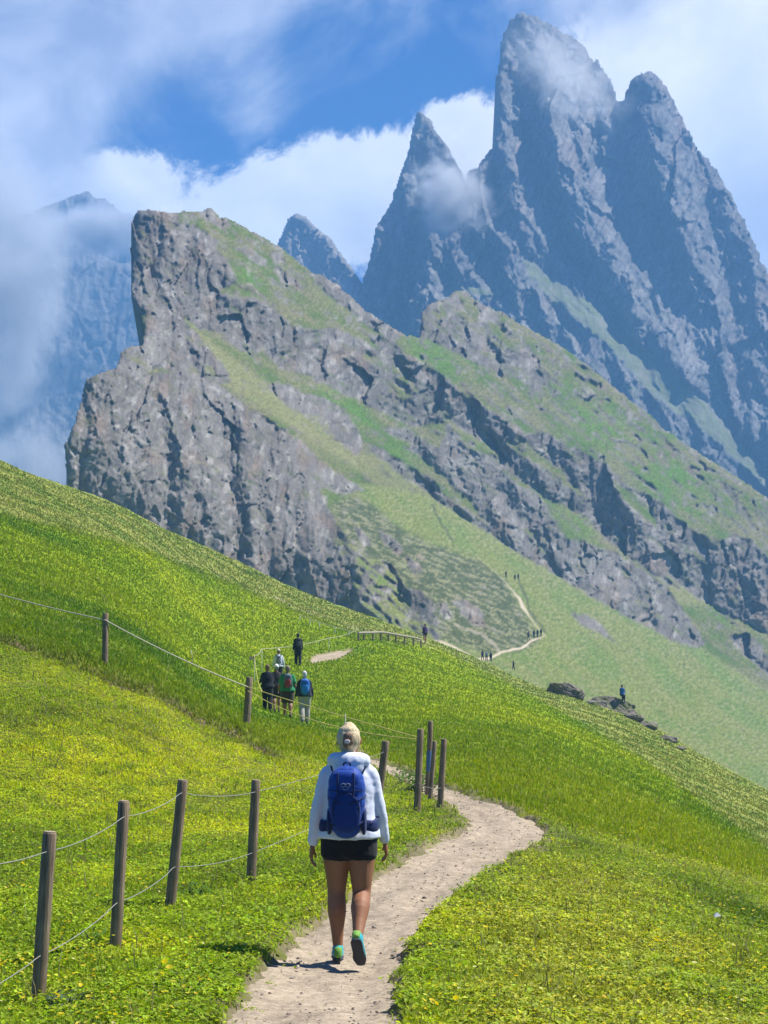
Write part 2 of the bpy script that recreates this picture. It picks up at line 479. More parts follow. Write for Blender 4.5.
# ----------------------------------------------------------------------------- build: grass, leaves and flowers
def scatter(n, lo, hi, xl=-70, xr=850):
    """ground points, denser near the viewer (equal share of picture area)"""
    px = rng.uniform(xl, xr, n); py = rng.uniform(lo, hi, n)
    Yg = np.exp(np.linspace(math.log(7.5), math.log(185), 900))
    cols = np.arange(xl - 8, xr + 9, 4.0)
    out = np.full(n, np.nan)
    ci = np.round((px - cols[0]) / 4).astype(int)
    order = np.argsort(ci); bounds = np.searchsorted(ci[order], np.arange(len(cols) + 1))
    for k in range(len(cols)):
        idx = order[bounds[k]:bounds[k + 1]]
        if not len(idx): continue
        g = ground_py(np.full(Yg.shape, cols[k]), Yg)
        kk = np.argmin(g)
        g = np.minimum.accumulate(g[:kk + 1])
        ok = py[idx] > g[-1] + .5
        Yv = np.interp(-py[idx], -g, Yg[:kk + 1])
        out[idx] = np.where(ok, Yv, np.nan)
    m = ~np.isnan(out)
    return px[m], py[m], out[m]


def build_grass():
    # dense over the view, thinner over the slopes on both sides of it
    px, py, Y = [np.concatenate(k) for k in zip(scatter(1000000, 455, 1060), scatter(150000, 380, 1090, -330, -70), scatter(130000, 720, 1110, 850, 1095), scatter(40000, 1060, 1180, -70, 850))]
    x = (px - CX) / F * Y
    pd = path_dist(x, Y) + .11 * fbm(x / .5, Y / .5, 4, 61) + .08 * fbm(x / .15, Y / .15, 3, 62)
    keep = (pd > .03) | ((pd > -.16) & (rng.random(len(x)) < .16 * sstep(-.1, .3, fbm(x / .3, Y / .3, 3, 15))))
    keep &= ~((pd < .35) & (rng.random(len(x)) < .45) & (fbm(x / .6, Y / .6, 3, 9) > .0))
    px, py, Y, x, pd = px[keep], py[keep], Y[keep], x[keep], pd[keep]
    z = ground_z(x, Y)
    c, up, near, bank = meadow_colour(px, py, x, Y)
    n = len(x)
    pxm = Y / F                                            # size of a picture element there, metres
    leaf = rng.random(n) < np.where(near > .5, .18 + .62 * sstep(-.25, .25, fbm(x / 1.3, Y / 1.7, 3, 83)), .12) * sstep(60, 25, Y)
    # ---- blades
    b = np.where(~leaf)[0]; nb = len(b)
    tall = np.clip(.055 + .05 * fbm(x / 1.5, Y / 1.5, 3, 66)[b] + .05 * (1 - near[b]) + .04 * bank[b] - .01 * up[b], .03, .3)
    tall = np.maximum(tall, pxm[b] * 1.7) * rng.uniform(.6, 1.35, nb)
    seed_ = (rng.random(nb) < .0025) & (near[b] > .5) & (pd[b] > .3); tall[seed_] = rng.uniform(.16, .27, seed_.sum())
    wid = np.maximum(.0035, pxm[b] * .55) * rng.uniform(.7, 1.3, nb)
    a = rng.uniform(0, 2 * math.pi, nb); lean = rng.uniform(.1, .75, nb) * tall
    rt = rng.uniform(0, 2 * math.pi, nb)
    dx, dy = np.cos(a), np.sin(a); wx, wy = np.cos(rt), np.sin(rt)
    P0 = np.stack([x[b], Y[b], z[b] - .008], -1)
    side = np.stack([wx * wid, wy * wid, 0 * wid], -1)
    mid = P0 + np.stack([dx * lean * .3, dy * lean * .3, tall * .6], -1)
    tip = P0 + np.stack([dx * lean, dy * lean, tall * .95], -1)
    V1 = np.stack([P0 - side, P0 + side, mid + side * .75, mid - side * .75, tip], 1).reshape(-1, 3)
    base = np.arange(nb) * 5
    Q = np.stack([base, base + 1, base + 2, base + 3], -1); T = np.stack([base + 3, base + 2, base + 4], -1)
    j = rng.normal(0, 1, (nb, 1)); hue = rng.normal(0, 1, (nb, 1))
    cb = c[b] * (1.10 + (.14 + .14 * near[b, None]) * j + (.12 + .4 * near[b, None]) * fbm(x[b] / .2, Y[b] / .28, 2, 98)[:, None]).clip(.35, 2.0) * (1 + hue * np.array([.14, .02, -.1]))
    dry = rng.random(nb) < (.05 + .07 * near[b] + .10 * up[b] + .12 * sstep(.5, .1, pd[b]) * near[b])
    dry = dry | seed_
    cb[dry] = np.array([.30, .27, .12]) * rng.uniform(.6, 1.1, (dry.sum(), 1))
    C1 = np.repeat(cb.clip(.003, .8), 5, 0)
    # ---- broad leaves of clover, lady's mantle and dandelion
    l = np.where(leaf)[0]; nl = len(l)
    ln = np.maximum(rng.uniform(.016, .05, nl), pxm[l] * 1.3); wd = ln * rng.uniform(.45, .85, nl)
    hh = rng.uniform(.012, .06, nl) * (1 + .6 * fbm(x[l] / .8, Y[l] / .8, 3, 68)); a = rng.uniform(0, 2 * math.pi, nl); tl = rng.normal(.25, .35, nl)
    dx, dy = np.cos(a), np.sin(a)
    P0 = np.stack([x[l], Y[l], z[l] + hh], -1)
    f = np.stack([dx * np.cos(tl), dy * np.cos(tl), np.sin(tl)], -1); s = np.stack([-dy, dx, rng.normal(0, .25, nl)], -1)
    A = P0 - f * ln[:, None] * .5; Bp = P0 + s * wd[:, None] * .5; Cp = P0 + f * ln[:, None] * .5; D = P0 - s * wd[:, None] * .5
    up_ = np.array([0, 0, 1.]) * (ln * .14)[:, None]
    V2 = np.stack([A, Bp + up_, Cp, D + up_], 1).reshape(-1, 3)
    base = np.arange(nl) * 4 + len(V1)
    T2 = np.concatenate([np.stack([base, base + 1, base + 2], -1), np.stack([base, base + 2, base + 3], -1)])
    j = rng.normal(0, 1, (nl, 1)); hue = rng.normal(0, 1, (nl, 1))
    cl = c[l] * (1.05 + .38 * j + .5 * fbm(x[l] / .16, Y[l] / .2, 2, 97)[:, None]).clip(.3, 2.2) * (1 + hue * np.array([.12, .02, -.05]))
    C2 = np.repeat(cl.clip(.003, .8), 4, 0)
    me = np_mesh('grass', np.concatenate([V1, V2]), [Q, T, T2], False, np.concatenate([C1, C2]))
    tag(link('grass', me, MAT['leaf']), 'short grass and clover leaves covering the meadow', 'grass', kind='stuff')


def build_flowers():
    px, py, Y = [np.concatenate(k) for k in zip(scatter(60000, 500, 1060), scatter(12000, 450, 1090, -330, -70), scatter(9000, 760, 1110, 850, 1095))]
    x = (px - CX) / F * Y
    pd = path_dist(x, Y)
    up, near, bank = zones(px, py, x, Y)
    patch = fbm(x / 1.6, Y / 2.2, 4, 71)
    p = near * (.035 + .16 * sstep(.0, .5, patch)) + (1 - near) * (1 - up) * .012 * sstep(-.1, .4, patch)
    d1, _ = polydist([(190, 660), (260, 690), (330, 735), (370, 765), (420, 800)], px, py)
    p = p + .25 * np.exp(-(d1 / 14) ** 2) + .20 * np.exp(-(((px - 150) / 170) ** 2 + ((py - 757) / 30) ** 2))
    d2, _ = polydist([(550, 822), (640, 842), (768, 872), (900, 900)], px, py)
    p = p + .22 * np.exp(-(d2 / 9) ** 2)
    d3, _ = polydist([(60, 630), (140, 660), (220, 690)], px, py)
    p = p + .10 * np.exp(-(d3 / 14) ** 2) + up * .012
    p *= 1.15
    m = (rng.random(len(px)) < p) & (pd > .12)
    x, Y, px, py = x[m], Y[m], px[m], py[m]; n = len(x)
    pxm = Y / F
    rad = np.maximum(rng.uniform(.008, .016, n), pxm * .62)
    big = (rng.random(n) < .07) & (Y < 32); rad[big] = rng.uniform(.014, .023, big.sum())
    hgt = rng.uniform(.08, .14, n) + .03 * big
    z = ground_z(x, Y) + hgt
    k = 7; an = np.arange(k) / k * 2 * math.pi
    tx = rng.normal(0, .3, n); ty = rng.normal(-.15, .3, n)
    rim = np.stack([np.cos(an), np.sin(an)], -1)[None] * rad[:, None, None] * rng.uniform(.75, 1.15, (n, k, 1))
    ring = np.concatenate([rim, (rim[..., :1] * tx[:, None, None] + rim[..., 1:] * ty[:, None, None]) + rad[:, None, None] * .35], -1)
    ctr = np.stack([x, Y, z], -1)
    V = np.concatenate([ctr[:, None], ctr[:, None] + ring], 1)
    st = np.stack([ctr + np.array([-.0012, 0, -.0]), ctr + np.array([.0012, 0, 0]), ctr - np.stack([0 * hgt, 0 * hgt, hgt], -1)], 1)
    V = np.concatenate([V, st], 1).reshape(-1, 3)
    b = np.arange(n)[:, None] * (k + 4)
    T = [np.stack([b[:, 0], b[:, 0] + 1 + i, b[:, 0] + 1 + (i + 1) % k], -1) for i in range(k)]
    T.append(np.stack([b[:, 0] + k + 1, b[:, 0] + k + 2, b[:, 0] + k + 3], -1))
    pal = np.array([(.72, .58, .03), (.72, .64, .10), (.72, .54, .03), (.74, .70, .32)])
    c = pal[rng.choice(4, n, p=[.45, .3, .17, .08])] * rng.uniform(.75, 1.15, (n, 1))
    C = np.concatenate([np.repeat((c * np.array([.95, .88, .6]))[:, None], 1, 1), np.repeat(c[:, None], k, 1), np.broadcast_to(np.array([.08, .14, .02]), (n, 3, 3))], 1).reshape(-1, 3)
    tag(link('meadow_flowers', np_mesh('flowers', V, np.concatenate(T), False, C.clip(0, .9)), MAT['petal']), 'small yellow buttercups and hawkbits dotted through the meadow', 'flowers', kind='stuff')
# ----------------------------------------------------------------------------- mountains: relief grown upward from its foot by slope
MAT['crag'] = relief_mat('limestone and alpine turf', [.9, 4.0], .45, .45, .20)
MAT['far_rock'] = relief_mat('distant limestone', [.10, .6], .7, 3.0, .22)
MAT['scree'] = relief_mat('outcrop limestone', [3.0, 14.0], .8, .12, .25)


def mixc(a, b, t):
    return a * (1 - t[..., None]) + np.asarray(b) * t[..., None]


def rock_relief(P, Q, seed, sc=1.0, amp=1.0):
    """displacement (in picture elements, positive = nearer) of broken limestone: joints, blocks, gullies"""
    wx = P + 7 * sc * fbm(P / (22 * sc), Q / (30 * sc), 4, seed); wy = Q + 9 * sc * fbm(P / (24 * sc), Q / (24 * sc), 4, seed + 3)
    d = 0
    _, _, c1, t1 = worley(wx / (34 * sc), wy / (62 * sc), seed + 5)
    f1, f2, c2, t2 = worley(wx / (13 * sc), wy / (22 * sc), seed + 6)
    g1, g2, c3, t3 = worley((wx + wy * .25) / (5.5 * sc), (wy - wx * .2) / (8 * sc), seed + 7)
    h1, h2, c4, t4 = worley((wx - wy * .2) / (2.7 * sc), (wy + wx * .3) / (4.6 * sc), seed + 14)
    d = d + (c1 - .5) * 7 * sc + t1 * 14 * sc
    d = d + (c2 - .5) * 1.8 * sc + t2 * 6.0 * sc
    d = d + (c3 - .5) * .8 * sc + t3 * 2.5 * sc + (c4 - .5) * .35 * sc + t4 * 1.0 * sc
    cr = sstep(.07, .0, f2 - f1) * sstep(-.1, .3, fbm(P / (18 * sc), Q / (18 * sc), 3, seed + 12)); d = d - 1.6 * sc * cr
    d = d + 13 * sc * (ridged(wx / (52 * sc), wy / (130 * sc), 5, seed + 8) - .55)
    d = d + 3.6 * sc * (ridged((wx + .2 * wy) / (15 * sc), wy / (48 * sc), 5, seed + 10) - .55)
    sl = wy + wx * -.55
    d = d + 1.8 * sc * fbm(wx / (60 * sc), sl / (6.5 * sc), 4, seed + 11)
    d = d + 1.1 * sc * fbm(P / (6 * sc), Q / (7 * sc), 5, seed + 9, .6)
    return d * amp, cr, c1, c2, c3


def relief(name, outline, xr, yr, step, foot, rmap_fn, mat, label, seed, rock_scale=1.0, rock_amp=1.0, rim=9.0, cat='mountain', extra=None, lateral=(.45, .45), fade_base=1.0, edge=.8):
    xs = np.arange(xr[0], xr[1] + step, step); ys = np.arange(yr[1], yr[0] - step, -step)     # bottom row first
    P, Q = np.meshgrid(xs, ys)
    jx = 2.2 * fbm(P / 9, Q / 9, 4, seed + 40) + 1.0 * fbm(P / 2.5, Q / 2.5, 2, seed + 41); jy = 2.2 * fbm(P / 9, Q / 9, 4, seed + 42) + 1.0 * fbm(P / 2.5, Q / 2.5, 2, seed + 43)
    inside = inpoly(outline, P + jx * edge, Q + jy * edge)
    r, rock, colr = rmap_fn(P, Q, jx, jy)
    fx, fpy, fY = np.array([a for a, b, c in foot], float), np.array([b for a, b, c in foot], float), np.array([c for a, b, c in foot], float)
    bpy_ = np.interp(xs, fx, fpy); logY0 = np.interp(xs, fx, np.log(fY))
    # slope field -> depth: least-squares integration (cosine transform), so that bands keep together sideways
    rc = np.clip(r, .03, 50)
    gup = 1 / (F * rc) * step                      # per row upwards
    gup = np.where(Q < bpy_[None] + 10, gup, 0)
    gri = np.where(rock, lateral[0], lateral[1]) * gup      # per column to the right
    n0, m0 = P.shape
    div = np.zeros((n0, m0))
    gy = .5 * (gup[1:] + gup[:-1]); gx = .5 * (gri[:, 1:] + gri[:, :-1])
    wx = .35
    div[:-1] += gy; div[1:] -= gy; div[:, :-1] += wx * gx; div[:, 1:] -= wx * gx
    ext = np.concatenate([div, div[::-1]], 0); ext = np.concatenate([ext, ext[:, ::-1]], 1)
    fr = np.fft.rfft2(ext)
    ky = np.fft.fftfreq(2 * n0)[:, None]; kx = np.fft.rfftfreq(2 * m0)[None]
    lam = (2 - 2 * np.cos(2 * np.pi * ky)) + wx * (2 - 2 * np.cos(2 * np.pi * kx)); lam[0, 0] = 1
    fr = -fr / lam * -1; fr[0, 0] = 0
    LYY = -np.fft.irfft2(fr, s=(2 * n0, 2 * m0))[:n0, :m0]
    row = np.clip(((yr[1] - bpy_) / step).astype(int), 0, n0 - 1)
    dl = logY0 - LYY[row, np.arange(m0)]
    hgt = np.clip(bpy_[None] - Q, 0, None)
    mean = np.average(dl, weights=np.where((xs > xr[0] + 10) & (xs < 770), 1., .0) + 1e-6)
    LYY = LYY + mean + (blur(dl[None], 0, 30 / step)[0] - mean)[None] * (fade_base + (1 - fade_base) * np.exp(-hgt / 70))
    d, cr, c1, c2, c3 = rock_relief(P, Q, seed, rock_scale, rock_amp)
    rk = blur(rock.astype(float), 1.2)
    D = d * rk + (1 - rk) * .5 * fbm(P / 3, Q / 3, 3, seed + 50)
    if extra is not None: D = D + extra(P, Q) * 1.0
    mi = blur(inside.astype(float), rim / 2.2 / step)
    D = D - (1 - mi) * 2 * rim * 1.6
    Y = np.exp(LYY) * (1 - D / F)
    X = (P - CX) / F * Y; Z = (HY - Q) / F * Y
    col = colr(cr, c1, c2, c3, d)
    n, m = P.shape
    idx = np.arange(n * m).reshape(n, m)
    ok = inside[:-1, :-1] & inside[:-1, 1:] & inside[1:, 1:] & inside[1:, :-1]
    q = np.stack([idx[:-1, :-1], idx[:-1, 1:], idx[1:, 1:], idx[1:, :-1]], -1)[ok]
    # close the sides: rim edges run back into the mountain, the foot runs down to the valley
    e = np.concatenate([q[:, [0, 1]], q[:, [1, 2]], q[:, [2, 3]], q[:, [3, 0]]])
    key = np.sort(e, 1); key = key[:, 0].astype(np.int64) * (n * m) + key[:, 1]
    u, inv, cnt = np.unique(key, return_inverse=True, return_counts=True)
    be = e[cnt[inv] == 1]
    bv = np.unique(be)
    V = np.stack([X, Y, Z], -1).reshape(-1, 3); C = col.reshape(-1, 3)
    nb = V[bv].copy()
    low = Q.reshape(-1)[bv] > np.interp(P.reshape(-1)[bv], fx, fpy) - 4
    nb[:, 1] += np.where(low, 0, .16 * nb[:, 1]); nb[:, 0] *= np.where(low, 1, 1.10); nb[:, 2] = np.where(low, VALLEY + 2, nb[:, 2] * .93)
    mp = np.full(n * m, -1, np.int64); mp[bv] = len(V) + np.arange(len(bv))
    sq = np.stack([be[:, 1], be[:, 0], mp[be[:, 0]], mp[be[:, 1]]], -1)
    V = np.concatenate([V, nb]); C = np.concatenate([C, C[bv]])
    fa = np.concatenate([q, sq])
    used = np.unique(fa); re = np.full(len(V), -1, np.int64); re[used] = np.arange(len(used))
    o = link(name, np_mesh(name, V[used], re[fa], True, C[used].clip(.004, .9)), mat)
    tag(o, label, cat, kind='structure')
    sy = {'P': P, 'Q': Q, 'Y': Y, 'xs': xs, 'ys': ys}
    if DEBUG and name == 'rocky_ridge':
        for pp in (100, 200, 300, 380, 430, 500, 560, 640, 700, 760):
            print(name, pp, ['%d:%.0f' % (q, np.exp(LYY[int((yr[1] - q) / step), int((pp - xr[0]) / step)])) for q in (650, 600, 550, 500, 450, 400, 350, 300, 250)]) if pp < xr[1] and yr[0] < 250 else None
    return o, sy


# ---- the ridge with its crags
ROCK = [
    # front cliff
    [(60, 530), (62, 445), (72, 425), (80, 400), (85, 376), (115, 364), (140, 366), (150, 374), (180, 370), (206, 376), (230, 393), (258, 413), (282, 428), (300, 440), (322, 462), (345, 478), (366, 491), (340, 494), (322, 486), (326, 505), (347, 536), (366, 552), (391, 564), (400, 580), (412, 594), (437, 605), (440, 632), (440, 700), (300, 700), (60, 560)],
    # stepped lump below the upper block
    [(116, 369), (119, 351), (130, 343), (142, 346), (145, 326), (147, 306), (160, 307), (178, 312), (190, 324), (200, 338), (215, 355), (228, 371), (232, 383), (215, 383), (192, 372), (160, 369), (140, 371)],
    # upper block and the cliff band running down from it
    [(120, 230), (128, 210), (140, 200), (178, 205), (179, 223), (196, 226), (209, 234), (219, 240), (217, 249), (230, 264), (236, 278), (230, 286), (217, 291), (238, 297), (259, 299), (275, 310), (290, 323), (309, 331), (331, 327), (345, 332), (362, 340), (387, 358), (403, 375), (415, 391), (432, 402), (447, 421), (432, 424), (412, 428), (400, 421), (369, 406), (340, 393), (322, 381), (303, 374), (270, 355), (240, 340), (225, 335), (200, 329), (190, 322), (175, 311), (150, 306), (140, 318), (130, 300)],
    # skyline knobs of the upper block
    [(198, 214), (204, 206), (213, 207), (217, 216), (226, 219), (231, 226), (222, 229), (212, 224), (203, 219)],
    [(236, 246), (252, 247), (268, 262), (262, 266), (247, 258)], [(270, 250), (280, 253), (286, 263), (277, 264)], [(270, 268), (290, 272), (306, 288), (300, 291), (282, 282)],
    # dark teeth along the skyline
    [(309, 274), (318, 268), (335, 276), (352, 294), (371, 308), (395, 326), (405, 336), (392, 341), (365, 324), (345, 309), (325, 292)],
    # long upper band
    [(366, 332), (385, 337), (404, 352), (426, 364), (447, 379), (465, 395), (486, 408), (509, 419), (525, 434), (546, 432), (567, 445), (582, 451), (609, 468), (625, 484), (641, 491), (663, 503), (679, 519), (698, 535), (720, 541), (735, 534), (752, 541), (768, 555), (840, 610), (910, 660), (910, 740), (800, 655), (768, 634), (750, 625), (712, 606), (682, 590), (660, 579), (628, 557), (601, 535), (590, 522), (570, 508), (546, 498), (520, 478), (498, 455), (470, 436), (452, 422), (436, 405), (420, 392), (400, 372), (380, 352)],
    # lower band
    [(400, 424), (430, 443), (452, 456), (480, 468), (500, 483), (522, 498), (546, 516), (568, 540), (592, 543), (614, 553), (652, 575), (668, 590), (684, 611), (706, 645), (690, 648), (668, 638), (630, 619), (595, 598), (560, 577), (517, 552), (486, 531), (452, 510), (429, 494), (408, 480), (378, 458), (366, 443), (390, 448), (407, 455), (410, 440)],
    [(447, 424), (475, 440), (505, 464), (548, 504), (566, 524), (548, 526), (505, 496), (455, 464), (440, 448)],
    # lone rock rib in the pale grass, boulders below the cliff band
    [(266, 386), (285, 382), (303, 393), (325, 398), (341, 407), (354, 423), (363, 442), (360, 457), (345, 448), (330, 436), (306, 417), (284, 404)],
    [(221, 337), (243, 334), (258, 345), (261, 354), (240, 351)], [(260, 347), (280, 349), (293, 361), (299, 373), (280, 369)],
    [(380, 427), (400, 428), (427, 443), (415, 444), (395, 437)],
    [(728, 636), (745, 632), (756, 640), (768, 655), (800, 690), (780, 690), (755, 664), (738, 650)],
    [(570, 612), (590, 616), (607, 630), (617, 644), (600, 634), (580, 624)],
    # the knob on the ridge behind
    [(415, 335), (417, 312), (426, 302), (448, 295), (454, 287), (466, 287), (474, 298), (492, 306), (502, 322), (522, 338), (534, 352), (547, 372), (550, 393), (535, 391), (520, 379), (500, 373), (480, 366), (455, 353), (435, 341)],
]
GRASSY = [
    [(449, 424), (468, 434), (486, 444), (500, 456), (484, 453), (464, 440)],
    [(544, 502), (566, 522), (595, 539), (620, 554), (600, 548), (578, 537), (556, 522)],
    [(366, 441), (384, 438), (404, 446), (436, 470), (434, 480), (412, 468), (388, 452)],
    [(392, 366), (404, 374), (414, 384), (404, 384), (394, 374)],
    [(386, 380), (400, 388), (412, 396), (402, 400), (390, 390)],
    [(505, 440), (530, 450), (560, 470), (590, 500), (570, 490), (540, 466), (515, 450)],
    [(610, 477), (630, 494), (650, 512), (660, 530), (640, 515), (620, 495)],
    [(456, 292), (470, 296), (480, 312), (476, 326), (468, 312), (462, 300)], [(430, 312), (442, 304), (446, 314), (438, 320)], [(486, 318), (504, 330), (520, 350), (512, 352), (494, 336)],
    [(425, 470), (440, 474), (470, 500), (480, 514), (460, 506), (440, 490)],
]
SHRUB = [(345, 496), (372, 503), (400, 528), (430, 543), (470, 558), (503, 578), (522, 608), (541, 640), (520, 652), (480, 652), (440, 640), (425, 610), (412, 596), (391, 566), (366, 556), (347, 536), (330, 505)]
BOULD = [[(452, 602), (468, 600), (484, 614), (484, 626), (470, 623)], [(352, 526), (366, 532), (372, 545), (362, 545)], [(378, 530), (392, 538), (404, 550), (398, 556), (384, 544)], [(400, 586), (420, 590), (436, 606), (430, 622), (412, 612)], [(436, 600), (448, 606), (452, 618), (442, 618)], [(404, 556), (416, 562), (424, 574), (414, 572)]]
TRAIL = [(424, 645), (438, 641), (452, 646), (462, 652), (477, 660), (490, 658), (500, 653), (510, 650), (522, 648), (533, 640), (545, 636), (536, 626), (530, 617), (523, 607), (519, 598), (513, 591), (504, 581), (494, 570), (483, 562), (468, 548)]
TRAILW = [1.2, 1.2, 1.2, 1.2, 1.4, 1.5, 1.2, 1.1, 1.3, .9, .2, .2, .3, 1.9, 1.3, .3, .0, -.2, -.3, -.5]
TRAIL2 = [(455, 625), (478, 634), (490, 640), (500, 652)]
OUT_RIDGE = [(60, 640), (66, 488), (64, 445), (73, 425), (81, 400), (85, 379), (100, 372), (117, 367), (120, 352), (131, 345), (142, 346), (144, 328), (139, 314), (131, 296), (130, 250), (131, 221), (137, 210), (150, 209), (178, 213), (183, 210), (200, 212), (207, 207), (213, 208), (219, 216), (229, 218), (245, 226), (262, 236), (280, 246), (300, 262), (312, 272), (320, 273), (340, 286), (352, 296), (366, 310), (385, 322), (404, 334), (420, 337), (421, 313), (428, 304), (448, 297), (455, 290), (465, 290), (476, 299), (491, 308), (503, 312), (523, 325), (540, 333), (560, 345), (578, 357), (600, 374), (625, 395), (650, 414), (664, 428), (690, 446), (712, 460), (740, 478), (768, 497), (830, 545), (910, 610), (910, 1000), (60, 640)]
RIDGE_FOOT = [(55, 520, 330), (120, 545, 334), (250, 610, 336), (330, 640, 328), (395, 662, 300), (425, 668, 266), (455, 680, 236), (500, 700, 230), (560, 725, 228), (640, 760, 222), (768, 840, 200), (910, 920, 190)]
_ridge = {}


def ridge_map(P, Q, jx, jy):
    wp, wq = P + jx * 1.6, Q + jy * 1.6
    rock = np.zeros(P.shape, bool)
    for p in ROCK: rock |= inpoly(p, wp, wq)
    # ledges and streaks run down to the right with the strata
    th = R(37); a = P * math.cos(th) + Q * math.sin(th); b = -P * math.sin(th) + Q * math.cos(th)
    st = fbm(a / 60, b / 7, 5, 301); st2 = fbm(a / 24, b / 4.5, 4, 302); st3 = fbm(a / 9, b / 3.2, 3, 303)
    below = Q - np.interp(P, [300, 345, 430, 486, 560, 600, 700, 768, 910], [440, 478, 494, 531, 577, 601, 645, 690, 790])     # >0 on the big pale slope
    pale = sstep(-3, 6, below) * sstep(330, 380, P)
    gr = np.zeros(P.shape, bool)
    for p in GRASSY: gr |= inpoly(p, wp, wq)
    rock &= ~gr
    big = (P < 450) & (Q > 360) & inpoly(ROCK[0], P, Q)
    block = inpoly(ROCK[2], P, Q) & (P < 240)
    led = np.where(big, .50, np.where(block, .42, .27))
    rock &= ~((st * .7 + st2 * .5 > led) & (Q > 225))
    cor = inpoly([(335, 505), (370, 550), (412, 596), (437, 606), (442, 660), (400, 660), (360, 600), (335, 550)], P, Q)
    rock &= ~(cor & (st2 * .8 + .5 * st3 + .4 * st > .02))
    knob = inpoly(ROCK[-1], P, Q)
    rock &= ~(knob & (st + .6 * st2 > .12))
    # rocks breaking through the turf above the bands
    upper = (Q < np.interp(P, [130, 240, 420, 470, 560, 640, 768, 910], [300, 300, 355, 400, 440, 490, 550, 640])) & (P > 180)
    rock |= upper & (st2 * .8 + .5 * st3 + .3 * st > .16) & ~((P > 300) & (P < 350) & (Q > 285) & (Q < 310))
    far = (Q < np.interp(P, [540, 600, 660, 768, 910], [372, 410, 455, 535, 620])) & (P > 535)
    rock |= far & (st2 + .6 * st3 > .08)
    mid = (~upper) & (pale < .5) & (P > 150)
    rock |= mid & (st2 * .8 + .5 * st3 > .30) & (P > 240)
    shrub = inpoly(SHRUB, P + jx * 2, Q + jy * 2)
    ba = P * math.cos(R(22)) + Q * math.sin(R(22)); bb = -P * math.sin(R(22)) + Q * math.cos(R(22))
    ss = fbm(ba / 16, bb / 3.2, 4, 311)
    rock |= shrub & (ss > .34) & (fbm(P / 26, Q / 20, 3, 312) > -.05)
    for p in BOULD: rock |= inpoly(p, wp, wq)
    g = fbm(P / 14, Q / 10, 4, 320); gf = fbm(P / 3.5, Q / 2.6, 3, 321); gl = fbm(a / 50, b / 12, 4, 322)
    tr = fbm(a / 34, b / 3.0, 3, 323)
    rg = np.where(pale > .5, .115, .42) * np.exp(.35 * g + .65 * gf + .6 * tr)
    rg = np.where(shrub, .125 * np.exp(.5 * ss + .4 * gf), rg)
    rr = 1.9 * np.exp(1.3 * st2 + .5 * gf)
    lowleft = inpoly(ROCK[0], P, Q) & (Q > 380); rr = np.where(lowleft, 2.3 * np.exp(.6 * st2 + .5 * gf), rr)
    # rock standing in the pale slope and shrub belt is low and rounded
    patchy = (upper | far | mid) & ~inpoly(ROCK[2], P, Q) & ~inpoly(ROCK[7], P, Q)  & ~inpoly(ROCK[8], P, Q)
    rr = np.where(patchy, .95 * np.exp(.8 * st3 + .5 * gf), rr)
    rr = np.where((pale > .5) | (shrub & ~inpoly(ROCK[0], P, Q)), np.minimum(rr, .5), rr)
    r = np.where(rock, rr, rg)
    r = np.exp(blur(np.log(r), .7))

    def colour(cr, c1, c2, c3, d):
        n1 = fbm(P / 40, Q / 60, 4, 331); n2 = fbm(P / 7, Q / 12, 4, 332); n3 = fbm(P / 2.2, Q / 5, 3, 333)
        rockc = mixc(np.broadcast_to(np.array([.160, .145, .130]), P.shape + (3,)), [.215, .197, .178], sstep(-.2, .5, n1 + .4 * n2))
        rockc = mixc(rockc, [.205, .148, .108], .6 * sstep(.05, .5, fbm(P / 22, Q / 34, 4, 334)))
        rockc = mixc(rockc, [.095, .09, .088], .6 * sstep(.08, .55, fbm(P / 5, Q / 26, 4, 335)))
        rockc = rockc * (1 + .28 * n3 + .25 * (c2 - .5) + .3 * (c3 - .5))[..., None]
        rockc = mixc(rockc, [.055, .055, .055], .40 * cr)
        rockc = mixc(rockc, [.38, .36, .33], .45 * sstep(.45, .9, c3) * sstep(0, .3, n2))
        # moss and thin turf on the gentler ledges of the rock
        rockc = mixc(rockc, [.115, .125, .055], .55 * sstep(.15, .45, st2 + .3 * n3))
        gc = mixc(np.broadcast_to(np.array([.112, .128, .042]), P.shape + (3,)), [.078, .120, .025], sstep(-.1, .4, gl + .3 * g))
        gc = mixc(gc, [.165, .150, .08], .8 * sstep(-.05, .4, -gl + .5 * gf))
        gc = mixc(gc, [.16, .145, .105], .6 * sstep(.12, .4, st3 + .4 * st2))
        brt = np.zeros(P.shape)
        for (cx, cy, sx, sy) in ((330, 296, 18, 8), (430, 350, 40, 16), (470, 434, 22, 10), (400, 458, 30, 12), (575, 520, 30, 12), (330, 388, 30, 10), (350, 410, 40, 12), (660, 470, 60, 25), (690, 590, 50, 14), (250, 275, 18, 10), (600, 425, 50, 22)):
            aa = (P - cx) * .8 + (Q - cy) * .6; b2 = -(P - cx) * .6 + (Q - cy) * .8
            brt = np.maximum(brt, np.exp(-(aa / sx) ** 2 - (b2 / sy) ** 2))
        gc = mixc(gc, [.080, .165, .018], .8 * brt * sstep(-.6, .3, gl + gf))
        pc = mixc(np.broadcast_to(np.array([.140, .165, .040]), P.shape + (3,)), [.105, .155, .030], sstep(-.15, .4, fbm(a / 70, b / 16, 4, 341)))
        pc = mixc(pc, [.20, .19, .105], .6 * sstep(-.1, .5, gf + .3 * fbm(a / 30, b / 30, 3, 342)))
        pc = mixc(pc, [.075, .11, .03], .5 * sstep(.15, .6, -gf))
        gc = mixc(gc, [.0, .0, .0], np.zeros(P.shape)) * (1 - pale[..., None]) + pc * pale[..., None]
        strip = sstep(6, -4, np.abs(Q - np.interp(P, [180, 230, 300, 400, 500, 560], [330, 372, 418, 485, 545, 590])) - 14) * (1 - pale)
